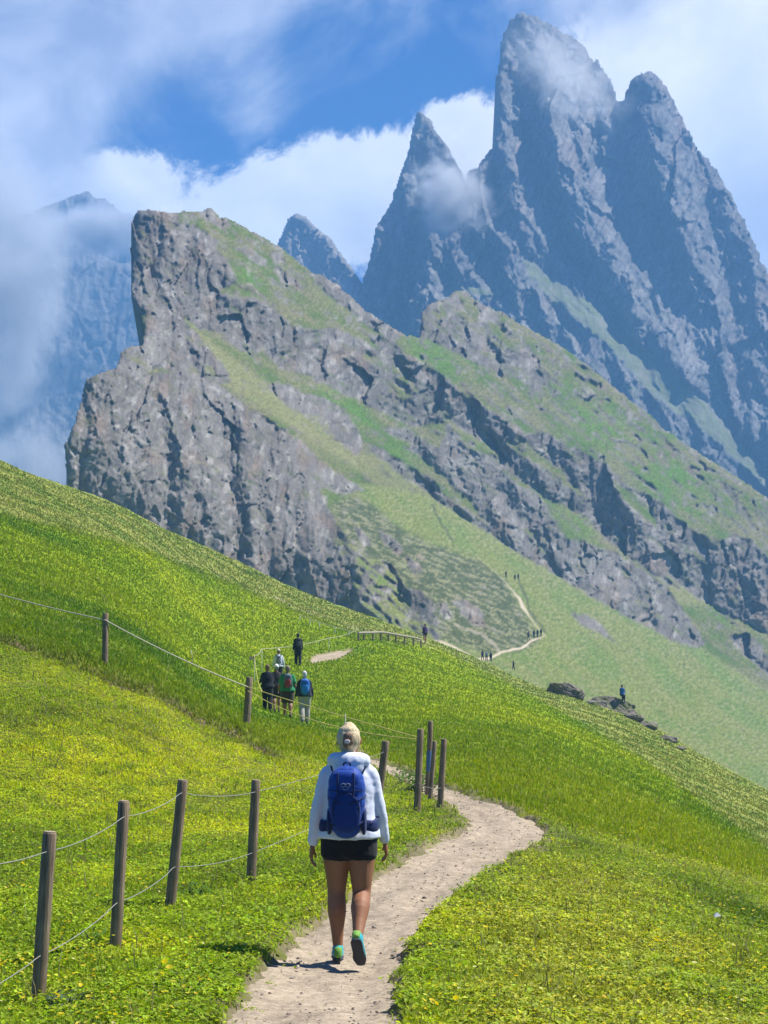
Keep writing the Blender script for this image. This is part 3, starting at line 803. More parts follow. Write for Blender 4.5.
        gc = mixc(gc, [.20, .195, .085], .7 * strip)
        sh = mixc(np.broadcast_to(np.array([.060, .075, .030]), P.shape + (3,)), [.17, .17, .085], sstep(-.15, .3, ss + .4 * gf))
        shs = blur(shrub.astype(float), 1.5)
        gc = gc * (1 - shs[..., None]) + sh * shs[..., None]
        gc = gc * (1 + .28 * gf + .13 * np.random.default_rng(5).normal(0, 1, P.shape).clip(-2, 2))[..., None]
        rk = blur(rock.astype(float), .7)
        c = gc * (1 - rk[..., None]) + rockc * rk[..., None]
        td, tp = polydist(TRAIL, P + jx * .4, Q + jy * .4)
        tw = np.interp(tp, np.arange(len(TRAILW)), TRAILW)
        t = sstep(.9, -.5, td - tw * .75); c = mixc(c, [.46, .38, .28], t * .95)
        td, _ = polydist(TRAIL2, P + jx, Q + jy); c = mixc(c, [.30, .26, .20], sstep(2.2, .6, td) * .6)
        td, _ = polydist([(424, 645), (445, 655), (462, 664)], P + jx, Q + jy); c = mixc(c, [.40, .35, .29], sstep(4.5, 1.0, td) * .8 * sstep(-.4, .1, gf))
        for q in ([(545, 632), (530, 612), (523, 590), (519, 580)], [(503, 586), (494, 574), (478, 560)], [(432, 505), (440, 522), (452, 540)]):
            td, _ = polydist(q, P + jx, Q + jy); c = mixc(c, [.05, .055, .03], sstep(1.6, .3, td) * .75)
        return c
    _ridge['rock'] = rock
    return r, rock, colour


def ridge_extra(P, Q):
    e = np.zeros(P.shape)
    # main gullies (deep) and pillars (proud) of the front cliff and the bands
    for pts, w, a in (
            ([(233, 440), (222, 470), (236, 500), (240, 560)], 10, -16), ([(182, 446), (190, 480), (182, 530), (176, 560)], 9, 12), ([(154, 372), (160, 420), (166, 470), (165, 520)], 7, -9),
            ([(84, 378), (84, 430), (80, 500)], 5, -7), ([(270, 440), (258, 480), (268, 560), (280, 620)], 9, -11), ([(300, 460), (310, 520), (320, 590), (330, 650)], 13, 9),
            ([(345, 540), (352, 590), (350, 650)], 8, -8), ([(160, 240), (150, 270), (156, 300)], 6, -6), ([(205, 240), (212, 262), (225, 275)], 8, 8),
            ([(315, 340), (318, 360), (322, 380)], 6, -10), ([(395, 360), (402, 390), (412, 425)], 7, -8), ([(470, 400), (480, 430), (500, 455)], 9, -12),
            ([(510, 425), (535, 460), (560, 505)], 9, 8), ([(588, 455), (592, 500), (602, 535)], 8, -11), ([(625, 490), (640, 530), (655, 572)], 9, 9), ([(700, 540), (702, 570), (705, 600)], 8, -9),
            ([(430, 450), (450, 480), (470, 515)], 7, 7), ([(500, 490), (520, 520), (545, 560)], 7, -8), ([(620, 570), (640, 600), (650, 625)], 8, -8), ([(468, 296), (476, 318), (486, 345), (505, 365)], 4, -7),
            ([(366, 310), (372, 330), (385, 350)], 5, -5), ([(185, 340), (190, 360), (195, 372)], 6, -6)):
        dd, _ = polydist(pts, P + 4 * fbm(P / 12, Q / 12, 3, 88), Q)
        e = e + a * np.exp(-(dd / w) ** 2)
    return e * blur(_ridge['rock'].astype(float), 2)


# ---- the great towers behind
OUT_TOWER = [(400, 560), (410, 300), (421, 268), (422, 250), (425, 238), (431, 232), (437, 233), (441, 240), (450, 234), (460, 226), (467, 220), (467, 200), (468, 169), (471, 168), (476, 167), (485, 154), (495, 143), (495, 112), (496, 76), (501, 52), (503, 34), (510, 21), (516, 13), (522, 11), (534, 15), (550, 23), (566, 32), (576, 39), (587, 49), (594, 61), (598, 56), (601, 64), (606, 73), (611, 81), (617, 94), (620, 103), (624, 98), (629, 82), (636, 76), (646, 70), (654, 73), (662, 80), (671, 94), (680, 110), (685, 123), (697, 146), (708, 160), (716, 167), (724, 180), (734, 199), (744, 220), (752, 234), (761, 257), (775, 285), (800, 345), (850, 430), (920, 540), (920, 700), (400, 560)]
TOWER_GRASS = [
    [(520, 257), (532, 262), (548, 275), (575, 293), (600, 310), (640, 345), (680, 378), (715, 412), (745, 450), (775, 492), (762, 488), (735, 458), (695, 424), (655, 397), (622, 360), (596, 336), (568, 314), (540, 288)],
    [(440, 288), (448, 285), (492, 290), (500, 294), (486, 296)],
]


def tower_map(P, Q, jx, jy):
    wp, wq = P + jx * 1.8, Q + jy * 1.8
    th = R(58); a = P * math.cos(th) + Q * math.sin(th); b = -P * math.sin(th) + Q * math.cos(th)
    s1 = fbm(a / 70, b / 8, 5, 401); s2 = fbm(a / 26, b / 4, 4, 402); gf = fbm(P / 3, Q / 3, 3, 403)
    g = np.zeros(P.shape, bool)
    for p in TOWER_GRASS: g |= inpoly(p, wp, wq)
    scree = inpoly([(560, 190), (600, 215), (660, 290), (720, 330), (735, 400), (722, 412), (690, 385), (640, 345), (600, 310), (575, 290), (540, 250)], wp, wq)
    rock = ~(g & (s2 + .5 * gf > -.55))
    th2 = R(40); a2 = P * math.cos(th2) + Q * math.sin(th2); b2 = -P * math.sin(th2) + Q * math.cos(th2)
    s3 = fbm(a2 / 22, b2 / 3.5, 4, 405)
    r = np.where(rock, 1.75 * np.exp(1.0 * s2 + .5 * gf), .55 * np.exp(.5 * gf + .6 * s3))
    r = np.where(scree & rock, 1.3 * np.exp(1.0 * s2 + .6 * s3 + .4 * gf), r)

    def colour(cr, c1, c2, c3, d):
        n1 = fbm(P / 45, Q / 70, 4, 411); n2 = fbm(P / 4, Q / 18, 4, 412)
        c = mixc(np.broadcast_to(np.array([.125, .120, .118]), P.shape + (3,)), [.18, .17, .16], sstep(-.25, .4, n1 + .5 * n2))
        c = mixc(c, [.22, .17, .145], .5 * sstep(.05, .5, fbm(P / 30, Q / 60, 4, 413)))
        c = c * (1 + .22 * gf + .3 * (c3 - .5))[..., None]
        vs = fbm((P + .35 * Q) / 2.6, (Q - .35 * P) / 24, 5, 414, .6); vc = ridged((P + .45 * Q) / 15, (Q - .4 * P) / 70, 4, 415)
        c = c * (1 + .70 * vs)[..., None]
        c = mixc(c, [.055, .055, .06], .75 * sstep(.70, .92, vc))
        c = mixc(c, [.10, .10, .10], .5 * cr)
        c = mixc(c, [.24, .23, .215], .55 * sstep(.0, .5, s2 + .5 * s3) * scree)
        gg = (g & (s2 + .5 * gf > -.6)).astype(float)
        gg = blur(gg, 1.0)
        c = mixc(c, [.135, .150, .070], gg * (.55 + .6 * sstep(-.2, .3, s3)))
        sp = sstep(.12, .45, s3 + .3 * gf) * sstep(240, 330, Q) * (1 - gg) * sstep(720, 640, P)
        c = mixc(c, [.13, .15, .075], .6 * sp)
        return c
    return r, rock, colour


def tower_extra(P, Q):
    e = np.zeros(P.shape)
    W = P + 5 * fbm(P / 14, Q / 20, 4, 421)
    for pts, w, a in (
            ([(621, 100), (622, 150), (628, 200), (640, 260), (650, 320)], 14, -11), ([(545, 60), (548, 110), (560, 160), (590, 230), (640, 310), (690, 380)], 18, 20),
            ([(500, 60), (505, 140), (515, 200), (530, 250)], 12, 12), ([(530, 130), (540, 180), (560, 230), (590, 280), (620, 330)], 9, -13),
            ([(490, 175), (492, 230), (496, 290)], 9, -9), ([(480, 170), (486, 210), (500, 260), (520, 290)], 12, 12), ([(650, 90), (660, 150), (676, 210), (700, 280), (720, 340)], 18, 18),
            ([(690, 150), (710, 220), (735, 300), (745, 400)], 14, -16), ([(600, 70), (590, 120), (600, 170)], 9, -8), ([(580, 60), (576, 120), (596, 190), (612, 240)], 8, 8), ([(444, 245), (450, 300)], 8, -8),
            ([(560, 310), (556, 360), (570, 400)], 8, -6), ([(620, 370), (640, 420), (670, 450)], 9, 7), ([(690, 420), (700, 460), (730, 490)], 8, -7), ([(742, 330), (748, 400), (752, 440)], 7, 9)):
        dd, _ = polydist(pts, W, Q)
        e = e + 1.7 * a * np.exp(-(dd / w) ** 2)
    th = R(62); a_ = P * math.cos(th) + Q * math.sin(th); b_ = -P * math.sin(th) + Q * math.cos(th)
    wv = 10 * fbm(P / 40, Q / 40, 3, 431)
    e = e + 24 * (ridged((b_ + wv) / 52, a_ / 190, 3, 432) - .5) + 7 * (ridged((b_ + wv) / 17, a_ / 80, 3, 433) - .5)
    return e


def plain_peak(seed, c0, c1, r0=2.0, ang=60):
    def fn(P, Q, jx, jy):
        th = R(ang); a = P * math.cos(th) + Q * math.sin(th); b = -P * math.sin(th) + Q * math.cos(th)
        s2 = fbm(a / 26, b / 4.5, 4, seed); gf = fbm(P / 3, Q / 3, 3, seed + 1)
        rock = np.ones(P.shape, bool)
        r = r0 * np.exp(.9 * s2 + .4 * gf)

        def colour(cr, k1, k2, k3, d):
            c = mixc(np.broadcast_to(np.array(c0), P.shape + (3,)), c1, sstep(-.3, .4, fbm(P / 20, Q / 30, 4, seed + 2)))
            c = c * (1 + .2 * gf + .3 * (k3 - .5))[..., None]
            c = c * (1 + .5 * fbm((P + .3 * Q) / 2.6, (Q - .3 * P) / 20, 5, seed + 5, .6))[..., None]
            return mixc(mixc(c, [.07, .07, .07], .5 * cr), [.24, .23, .215], .4 * sstep(.2, .5, s2))
        return r, rock, colour
    return fn


def build_mountains():
    _, s = relief('rocky_ridge', OUT_RIDGE, (52, 900), (198, 940), 1.2, RIDGE_FOOT, ridge_map, MAT['crag'],
                  'grass-topped rock ridge with a sheer grey cliff falling to the meadow', 11, 1.0, 1.0, 7.0, 'ridge', ridge_extra, (.5, .75), .25)
    relief('tower_massif', OUT_TOWER, (395, 915), (4, 640), 1.2, [(395, 545, 1060), (920, 640, 1140)], tower_map, MAT['far_rock'],
           'huge twin-topped rock tower massif rising behind the ridge', 23, 1.25, 1.15, 7.0, 'mountain', tower_extra, edge=1.7)
    relief('rock_spire', [(335, 420), (350, 310), (358, 292), (369, 259), (375, 227), (383, 215), (389, 205), (395, 187), (403, 164), (409, 147), (412, 127), (417, 111), (422, 110), (432, 121), (440, 136), (449, 147), (455, 159), (461, 170), (468, 182), (482, 215), (500, 260), (520, 420)],
           (333, 522), (104, 420), 1.2, [(333, 415, 1330), (522, 415, 1330)], plain_peak(51, (.125, .120, .118), (.175, .168, .16), 3.0, 70), MAT['far_rock'],
           'slender pointed rock spire standing left of the great massif', 31, 1.0, 1.1, 6.0)
    relief('rock_peak', [(240, 420), (262, 270), (279, 239), (284, 227), (289, 217), (297, 212), (306, 216), (317, 227), (332, 239), (346, 259), (357, 273), (366, 290), (390, 330), (420, 420)],
           (238, 422), (206, 420), 1.2, [(238, 415, 1500), (422, 415, 1500)], plain_peak(61, (.155, .145, .138), (.22, .205, .19), 2.4, 55), MAT['far_rock'],
           'small conical rock peak seen behind the ridge skyline', 37, .9, 1.1, 6.0)
    relief('far_mountain', [(-260, 560), (-260, 330), (-120, 280), (-60, 270), (-10, 268), (12, 260), (28, 252), (42, 247), (50, 243), (56, 247), (62, 259), (69, 257), (77, 244), (87, 245), (98, 252), (112, 260), (121, 262), (135, 261), (160, 270), (240, 300), (300, 400), (300, 560)],
           (-262, 300), (232, 560), 1.4, [(-262, 545, 1900), (300, 545, 1900)], plain_peak(71, (.12, .115, .11), (.19, .18, .17), 1.7, 48), MAT['far_rock'],
           'blue hazy mountain wall far behind the cliff on the left', 41, 1.1, .55, 8.0)
    relief('far_summit', [(-200, 470), (-120, 260), (-40, 230), (20, 215), (60, 200), (78, 193), (87, 190), (96, 197), (106, 199), (115, 205), (121, 212), (133, 214), (150, 221), (200, 250), (260, 330), (280, 470)],
           (-202, 282), (184, 470), 1.4, [(-202, 460, 2250), (282, 460, 2250)], plain_peak(81, (.12, .115, .11), (.17, .16, .15), 2.4, 45), MAT['far_rock'],
           'dim serrated summit half lost in cloud at upper left', 47, 1.0, .9, 8.0)
    return s
# ----------------------------------------------------------------------------- sky, sun, air
SUN_EL, SUN_AZ = R(56), R(79)     # azimuth measured from straight ahead towards the right


def build_world():
    w = bpy.data.worlds.new("World"); SC.world = w; w.use_nodes = True
    nt = w.node_tree; N = nt.nodes; L = nt.links; N.clear()
    out = N.new('ShaderNodeOutputWorld'); bg = N.new('ShaderNodeBackground')
    sky = N.new('ShaderNodeTexSky'); sky.sky_type = 'NISHITA'; sky.sun_disc = False
    sky.sun_elevation = SUN_EL; sky.sun_rotation = SUN_AZ; sky.altitude = 2400; sky.air_density = 1.0; sky.dust_density = .3; sky.ozone_density = 2.0

    def M(op, a, b=None, c=None, clamp=False):
        n = N.new('ShaderNodeMath'); n.operation = op; n.use_clamp = clamp
        for i, v in enumerate((a, b, c)):
            if v is None: continue
            if isinstance(v, (int, float)): n.inputs[i].default_value = v
            else: L.new(v, n.inputs[i])
        return n.outputs[0]
    tc = N.new('ShaderNodeTexCoord')
    sp = N.new('ShaderNodeSeparateXYZ'); L.new(tc.outputs['Generated'], sp.inputs[0])
    den = M('ADD', M('ABSOLUTE', sp.outputs['Y']), .03)
    u = M('DIVIDE', sp.outputs['X'], den); t = M('DIVIDE', sp.outputs['Z'], den)
    cb = N.new('ShaderNodeCombineXYZ'); L.new(u, cb.inputs[0]); L.new(t, cb.inputs[1])

    def noise(scale, det, rough, dist=0., off=(0, 0, 0)):
        mp = N.new('ShaderNodeMapping'); mp.inputs['Location'].default_value = off
        L.new(cb.outputs[0], mp.inputs['Vector'])
        n = N.new('ShaderNodeTexNoise'); n.inputs['Scale'].default_value = scale; n.inputs['Detail'].default_value = det
        n.inputs['Roughness'].default_value = rough; n.inputs['Distortion'].default_value = dist
        L.new(mp.outputs[0], n.inputs['Vector']); return n
    nw = noise(9, 5, .55)
    sw = N.new('ShaderNodeSeparateXYZ'); L.new(nw.outputs['Color'], sw.inputs[0])
    uu = M('ADD', u, M('MULTIPLY', M('SUBTRACT', sw.outputs[0], .5), .05)); tt = M('ADD', t, M('MULTIPLY', M('SUBTRACT', sw.outputs[1], .5), .05))

    def blobs(lst):
        s = None
        for (cx, cy, sx, sy, wt) in lst:
            a = M('DIVIDE', M('SUBTRACT', uu, (cx - CX) / F), sx / F); b = M('DIVIDE', M('SUBTRACT', tt, (HY - cy) / F), sy / F)
            q = M('ADD', M('MULTIPLY', a, a), M('MULTIPLY', b, b))
            e = M('MULTIPLY', M('POWER', 2.718, M('MULTIPLY', q, -1.)), wt)
            s = e if s is None else M('ADD', s, e)
        return s
    fine = noise(13, 12, .68, .35, (3, 1, 0)); mist = noise(7.5, 11, .64, .5, (7, 2, 0))
    # crisp sunlit cumulus
    cum = blobs([(150, 188, 52, 34, 1.0), (118, 205, 40, 25, .7), (250, 215, 60, 40, .9), (330, 196, 66, 56, .95), (400, 186, 60, 56, .88), (470, 152, 50, 55, .95), (440, 230, 90, 60, .9), (300, 250, 90, 50, .9),
                 (700, 60, 130, 110, 1.1), (730, 190, 110, 90, 1.1), (640, 60, 70, 80, .6), (850, 120, 160, 200, 1.0), (60, 260, 120, 60, .6)])
    cdn = M('ADD', cum, M('MULTIPLY', M('MULTIPLY', M('SUBTRACT', fine.outputs['Fac'], .5), 3.4), M('MULTIPLY_ADD', cum, 1.4, .12, True)))
    ss = N.new('ShaderNodeMapRange'); ss.interpolation_type = 'SMOOTHSTEP'; ss.inputs['From Min'].default_value = .45; ss.inputs['From Max'].default_value = .85
    L.new(cdn, ss.inputs['Value'])
    # soft drifting veil
    ve = blobs([(10, 60, 110, 130, 1.2), (-30, 300, 90, 190, 1.3), (150, 40, 85, 55, 1.0), (225, 12, 90, 36, .8), (258, 115, 26, 50, .42), (330, 10, 90, 24, .42), (440, -8, 120, 24, .5), (420, 55, 50, 22, .14), (590, 10, 90, 45, .8), (480, 60, 40, 40, .12),
                (60, 180, 50, 90, .7), (40, 420, 70, 90, .5), (740, 300, 120, 120, .8), (-150, 200, 150, 300, 1.2)])
    vdn = M('ADD', ve, M('MULTIPLY', M('SUBTRACT', mist.outputs['Fac'], .5), 2.3))
    vs = N.new('ShaderNodeMapRange'); vs.interpolation_type = 'SMOOTHSTEP'; vs.inputs['From Min'].default_value = .12; vs.inputs['From Max'].default_value = 1.0
    vs.inputs['To Max'].default_value = .93
    L.new(vdn, vs.inputs['Value'])
    # colours
    sc = N.new('ShaderNodeVectorMath'); sc.operation = 'MULTIPLY'; sc.inputs[1].default_value = (SKY_K[0], SKY_K[1], SKY_K[2])
    L.new(sky.outputs[0], sc.inputs[0])

    def mixrgb(f, a, b):
        m = N.new('ShaderNodeMix'); m.data_type = 'RGBA'
        L.new(f, m.inputs['Factor'])
        for k, v in (('A', a), ('B', b)):
            if isinstance(v, tuple): m.inputs[k].default_value = (*v, 1)
            else: L.new(v, m.inputs[k])
        return m.outputs['Result']
    shade = noise(12, 6, .6, .3, (1, 9, 0))
    sh = N.new('ShaderNodeMapRange'); sh.inputs['From Min'].default_value = .35; sh.inputs['From Max'].default_value = .65; L.new(shade.outputs['Fac'], sh.inputs['Value'])
    lowg = blobs([(745, 225, 90, 60, .9), (360, 250, 60, 40, .6), (120, 215, 40, 16, .5)])
    shf = M('MULTIPLY_ADD', sh.outputs[0], .45, M('MULTIPLY', lowg, .7), True)
    white = mixrgb(shf, CLOUD_W, CLOUD_G)
    veil = mixrgb(sh.outputs[0], VEIL_A, VEIL_B)
    c1 = mixrgb(ss.outputs[0], sc.outputs[0], white)
    c2 = mixrgb(vs.outputs[0], c1, veil)
    L.new(c2, bg.inputs['Color']); bg.inputs['Strength'].default_value = SKY_STRENGTH
    L.new(bg.outputs[0], out.inputs['Surface'])


# colours are given before the background strength
SKY_STRENGTH = .10
SKY_K = (.02, .26, .58)
CLOUD_W = (7.0, 7.0, 7.1)
CLOUD_G = (3.3, 3.8, 4.9)
VEIL_A = (2.2, 2.5, 3.6)
VEIL_B = (4.3, 4.6, 5.6)


def build_light():
    l = bpy.data.lights.new('sun', 'SUN'); l.energy = 5.0; l.angle = R(.5); l.color = (1, .955, .88)
    o = bpy.data.objects.new('sun', l); COL.objects.link(o)
    d = Vector((math.sin(SUN_AZ) * math.cos(SUN_EL), math.cos(SUN_AZ) * math.cos(SUN_EL), math.sin(SUN_EL)))
    o.rotation_euler = (-d).to_track_quat('-Z', 'Y').to_euler(); o.location = d * 300


def box_mesh(name, a, b):
    V = np.array([(x, y, z) for x in (a[0], b[0]) for y in (a[1], b[1]) for z in (a[2], b[2])], float)
    fc = np.array([(0, 1, 3, 2), (4, 6, 7, 5), (0, 4, 5, 1), (2, 3, 7, 6), (0, 2, 6, 4), (1, 5, 7, 3)])
    return np_mesh(name, V, fc, False)


def build_haze():
    m, nt, N, L = new_mat('haze')
    out = N.new('ShaderNodeOutputMaterial'); v = N.new('ShaderNodeVolumePrincipled')
    v.inputs['Color'].default_value = (.24, .54, 1.0, 1); v.inputs['Density'].default_value = HAZE_D; v.inputs['Anisotropy'].default_value = .0
    L.new(v.outputs[0], out.inputs['Volume'])
    o = link('haze', box_mesh('haze', (-3050, -40, VALLEY - 12), (3050, 4050, 640)), m)
    tag(o, 'pale blue mountain haze filling the air', 'haze', kind='stuff')


HAZE_D = .00037


def mist_bank(loc, size, dens, label, seed, scale=3.0, thr=.40, soft=.50, col=(.93, .95, 1.0), rot=0.):
    m, nt, N, L = new_mat('mist %d' % seed)
    out = N.new('ShaderNodeOutputMaterial'); v = N.new('ShaderNodeVolumePrincipled')
    v.inputs['Color'].default_value = (*col, 1); v.inputs['Anisotropy'].default_value = .25
    tc = N.new('ShaderNodeTexCoord')
    ln = N.new('ShaderNodeVectorMath'); ln.operation = 'LENGTH'; L.new(tc.outputs['Object'], ln.inputs[0])
    fo = N.new('ShaderNodeMapRange'); fo.interpolation_type = 'SMOOTHSTEP'
    fo.inputs['From Min'].default_value = 1.0; fo.inputs['From Max'].default_value = .1; L.new(ln.outputs['Value'], fo.inputs['Value'])
    mp = N.new('ShaderNodeMapping'); mp.inputs['Location'].default_value = (seed * 1.37, seed * .7, seed * 2.1)
    sx = max(size)
    mp.inputs['Scale'].default_value = tuple(s / sx for s in size); L.new(tc.outputs['Object'], mp.inputs['Vector'])
    n = N.new('ShaderNodeTexNoise'); n.inputs['Scale'].default_value = scale; n.inputs['Detail'].default_value = 5; n.inputs['Roughness'].default_value = .6
    n.inputs['Distortion'].default_value = .3
    L.new(mp.outputs[0], n.inputs['Vector'])
    # density = smoothstep(noise + falloff)
    ct = N.new('ShaderNodeMath'); ct.operation = 'MULTIPLY_ADD'; ct.inputs[1].default_value = 2.3; ct.inputs[2].default_value = -.65; L.new(n.outputs['Fac'], ct.inputs[0])
    ad = N.new('ShaderNodeMath'); ad.operation = 'MULTIPLY_ADD'; ad.inputs[1].default_value = .55; L.new(fo.outputs[0], ad.inputs[0]); L.new(ct.outputs[0], ad.inputs[2])
    mr = N.new('ShaderNodeMapRange'); mr.interpolation_type = 'SMOOTHSTEP'; mr.inputs['From Min'].default_value = thr + .25; mr.inputs['From Max'].default_value = thr + .25 + soft
    mr.inputs['To Max'].default_value = dens
    L.new(ad.outputs[0], mr.inputs['Value'])
    mu = N.new('ShaderNodeMath'); mu.operation = 'MULTIPLY'; L.new(mr.outputs[0], mu.inputs[0]); L.new(fo.outputs[0], mu.inputs[1])
    L.new(mu.outputs[0], v.inputs['Density']); L.new(v.outputs[0], out.inputs['Volume'])
    me = bpy.data.meshes.new('mist'); bm = bmesh.new(); bmesh.ops.create_icosphere(bm, subdivisions=3, radius=1.0); bm.to_mesh(me); bm.free()
    o = link('mist', me, m); o.location = loc; o.scale = size; o.rotation_euler = (0, R(rot), 0)
    tag(o, label, 'mist', kind='stuff')
    return o


def build_mist():
    def bank(px, py, Y, hw, hh, depth, opac, label, seed, **k):
        s = Y / F
        mist_bank(at(px, py, Y), (hw * s, depth, hh * s), opac / depth, label, seed, **k)
    bank(-8, 290, 1560, 135, 280, 130, 4.2, 'tall bank of pale cloud hiding the left edge of the far mountain wall', 1, scale=3.4)
    bank(25, 470, 1560, 105, 85, 90, 2.6, 'low cloud bank lying over the valley beneath the far mountain wall', 5, scale=2.2)
    bank(92, 236, 2020, 120, 44, 70, 7.0, 'white cloud strip filling the gap between the two far mountain crests', 2, scale=2.6)
    bank(566, 72, 900, 105, 50, 60, 1.8, 'thin cloud drifting across the summit of the highest tower', 3, scale=6.0, rot=38, thr=.36)
    bank(457, 208, 1235, 58, 92, 55, 5.5, 'bright cloud wisp caught between the spire and the massif', 4, scale=4.6, rot=-22, thr=.32)
    bank(345, 300, 1420, 34, 34, 45, 1.6, 'small cloud puff at the foot of the conical peak', 6, scale=2.4)


def build_camera():
    c = bpy.data.cameras.new('camera'); o = bpy.data.objects.new('camera', c); COL.objects.link(o)
    c.sensor_fit = 'VERTICAL'; c.sensor_height = 24.0; c.lens = F / 1024 * 24.0
    c.shift_y = (HY - 512) / 1024.0; c.clip_start = .1; c.clip_end = 20000
    o.location = (0, 0, 0); o.rotation_euler = (R(90), 0, 0)
    SC.camera = o
    SC.view_settings.view_transform = 'Standard'; SC.view_settings.look = 'None'; SC.view_settings.gamma = 1; SC.view_settings.exposure = EXPOSURE
    SC.view_settings.use_curve_mapping = False
    cy = SC.cycles
    cy.max_bounces = 6; cy.diffuse_bounces = 3; cy.glossy_bounces = 2; cy.transmission_bounces = 4; cy.volume_bounces = 1; cy.transparent_max_bounces = 8
    cy.use_denoising = True; cy.volume_max_steps = 64
    try: cy.denoiser = 'OPENIMAGEDENOISE'
    except Exception: pass


EXPOSURE = 0.97
# ----------------------------------------------------------------------------- shapes for things
def cat_pts(pts, rad, sub):
    P = np.array([tuple(p) for p in pts], float); A = np.array([(r, r) if isinstance(r, (int, float)) else tuple(r) for r in rad], float)
    if len(P) < 3 or sub <= 1: return P, A
    s = np.arange(len(P)); q = np.linspace(0, len(P) - 1, (len(P) - 1) * sub + 1)
    ext = np.vstack([2 * P[0] - P[1], P, 2 * P[-1] - P[-2]])
    i = np.clip(q.astype(int), 0, len(P) - 2); t = (q - i)[:, None]
    p0, p1, p2, p3 = ext[i], ext[i + 1], ext[i + 2], ext[i + 3]
    X = .5 * (2 * p1 + (p2 - p0) * t + (2 * p0 - 5 * p1 + 4 * p2 - p3) * t * t + (3 * p1 - p0 - 3 * p2 + p3) * t ** 3)
    B = np.stack([pchip(s, A[:, k], q) for k in range(2)], -1)
    return X, B


def tube(pts, rad, n=14, sub=3, ref=(1, 0, 0), round_ends=True):
    """closed lofted tube with elliptical sections; returns (V, quads, tris)"""
    P, A = cat_pts(pts, rad, sub)
    if round_ends:
        t0 = P[0] - P[1]; t0 /= np.linalg.norm(t0) + 1e-12; t1 = P[-1] - P[-2]; t1 /= np.linalg.norm(t1) + 1e-12
        r0, r1 = A[0].min(), A[-1].min()
        P = np.vstack([P[0] + t0 * r0 * .55, P[0] + t0 * r0 * .35, P, P[-1] + t1 * r1 * .35, P[-1] + t1 * r1 * .55])
        A = np.vstack([A[0] * .45, A[0] * .8, A, A[-1] * .8, A[-1] * .45])
    T = np.gradient(P, axis=0); T /= np.linalg.norm(T, axis=1)[:, None] + 1e-12
    ref = np.array(ref, float)
    S = ref[None] - (T @ ref)[:, None] * T; bad = np.linalg.norm(S, axis=1) < .05
    if bad.any(): S[bad] = np.cross(T[bad], np.array([0.1, .9, .3]))
    S /= np.linalg.norm(S, axis=1)[:, None]; U = np.cross(T, S)
    an = np.arange(n) / n * 2 * math.pi
    V = P[:, None] + S[:, None] * (np.cos(an)[None, :, None] * A[:, None, :1]) + U[:, None] * (np.sin(an)[None, :, None] * A[:, None, 1:])
    m = len(P); ii = np.arange(m * n).reshape(m, n)
    q = np.stack([ii[:-1], np.roll(ii[:-1], -1, 1), np.roll(ii[1:], -1, 1), ii[1:]], -1).reshape(-1, 4)
    V = V.reshape(-1, 3); V = np.vstack([V, P[0], P[-1]])
    a, b = m * n, m * n + 1
    t = np.concatenate([np.stack([np.roll(ii[0], -1), ii[0], np.full(n, a)], -1), np.stack([ii[-1], np.roll(ii[-1], -1), np.full(n, b)], -1)])
    return V, q, t


def ball(c, r, n=18, m=12):
    r = np.array([r] * 3 if isinstance(r, (int, float)) else r, float)
    th = np.linspace(0, math.pi, m + 1)[1:-1]; an = np.arange(n) / n * 2 * math.pi
    V = np.stack([np.sin(th)[:, None] * np.cos(an)[None], np.sin(th)[:, None] * np.sin(an)[None], np.cos(th)[:, None] * np.ones(n)[None]], -1).reshape(-1, 3)
    V = np.vstack([V, (0, 0, 1), (0, 0, -1)]) * r + np.array(c, float)
    k = len(th); ii = np.arange(k * n).reshape(k, n)
    q = np.stack([ii[:-1], ii[1:], np.roll(ii[1:], -1, 1), np.roll(ii[:-1], -1, 1)], -1).reshape(-1, 4)
    t = np.concatenate([np.stack([ii[0], np.roll(ii[0], -1), np.full(n, k * n)], -1), np.stack([np.roll(ii[-1], -1), ii[-1], np.full(n, k * n + 1)], -1)])
    return V, q, t


def join(parts):
    V, Q, T, o = [], [], [], 0
    for v, q, t in parts:
        V.append(v); Q.append(q + o); T.append(t + o); o += len(v)
    return np.vstack(V), np.vstack(Q), np.vstack(T)


def part(name, parts, mat, parent=None, smooth=True):
    V, Q, T = join(parts)
    return link(name, np_mesh(name, V, [Q, T], smooth), mat, parent)


def fuse(name, parts, mat, voxel, parent=None, smooth=4, displace=None):
    """one continuous skin grown over overlapping lofts"""
    V, Q, T = join(parts)
    me = np_mesh(name, V, [Q, T], True)
    o = bpy.data.objects.new(name, me); COL.objects.link(o)
    md = o.modifiers.new('r', 'REMESH'); md.mode = 'VOXEL'; md.voxel_size = voxel; md.use_smooth_shade = True
    if smooth:
        ms = o.modifiers.new('s', 'SMOOTH'); ms.iterations = smooth; ms.factor = .5
    dg = bpy.context.evaluated_depsgraph_get(); dg.update()
    nm = bpy.data.meshes.new_from_object(o.evaluated_get(dg))
    o.modifiers.clear(); o.data = nm; bpy.data.meshes.remove(me)
    if displace is not None:
        co = np.empty(len(nm.vertices) * 3, np.float32); nm.vertices.foreach_get('co', co); co = co.reshape(-1, 3)
        no = np.empty(len(nm.vertices) * 3, np.float32); nm.vertices.foreach_get('normal', no); no = no.reshape(-1, 3)
        co = co + no * displace(co)[:, None]
        nm.vertices.foreach_set('co', co.astype(np.float32).ravel()); nm.update()
    nm.name = name
    nm.polygons.foreach_set('use_smooth', np.ones(len(nm.polygons), bool))
    nm.materials.clear(); nm.materials.append(mat)
    if parent is not None: o.parent = parent
    return o


_mc = {}


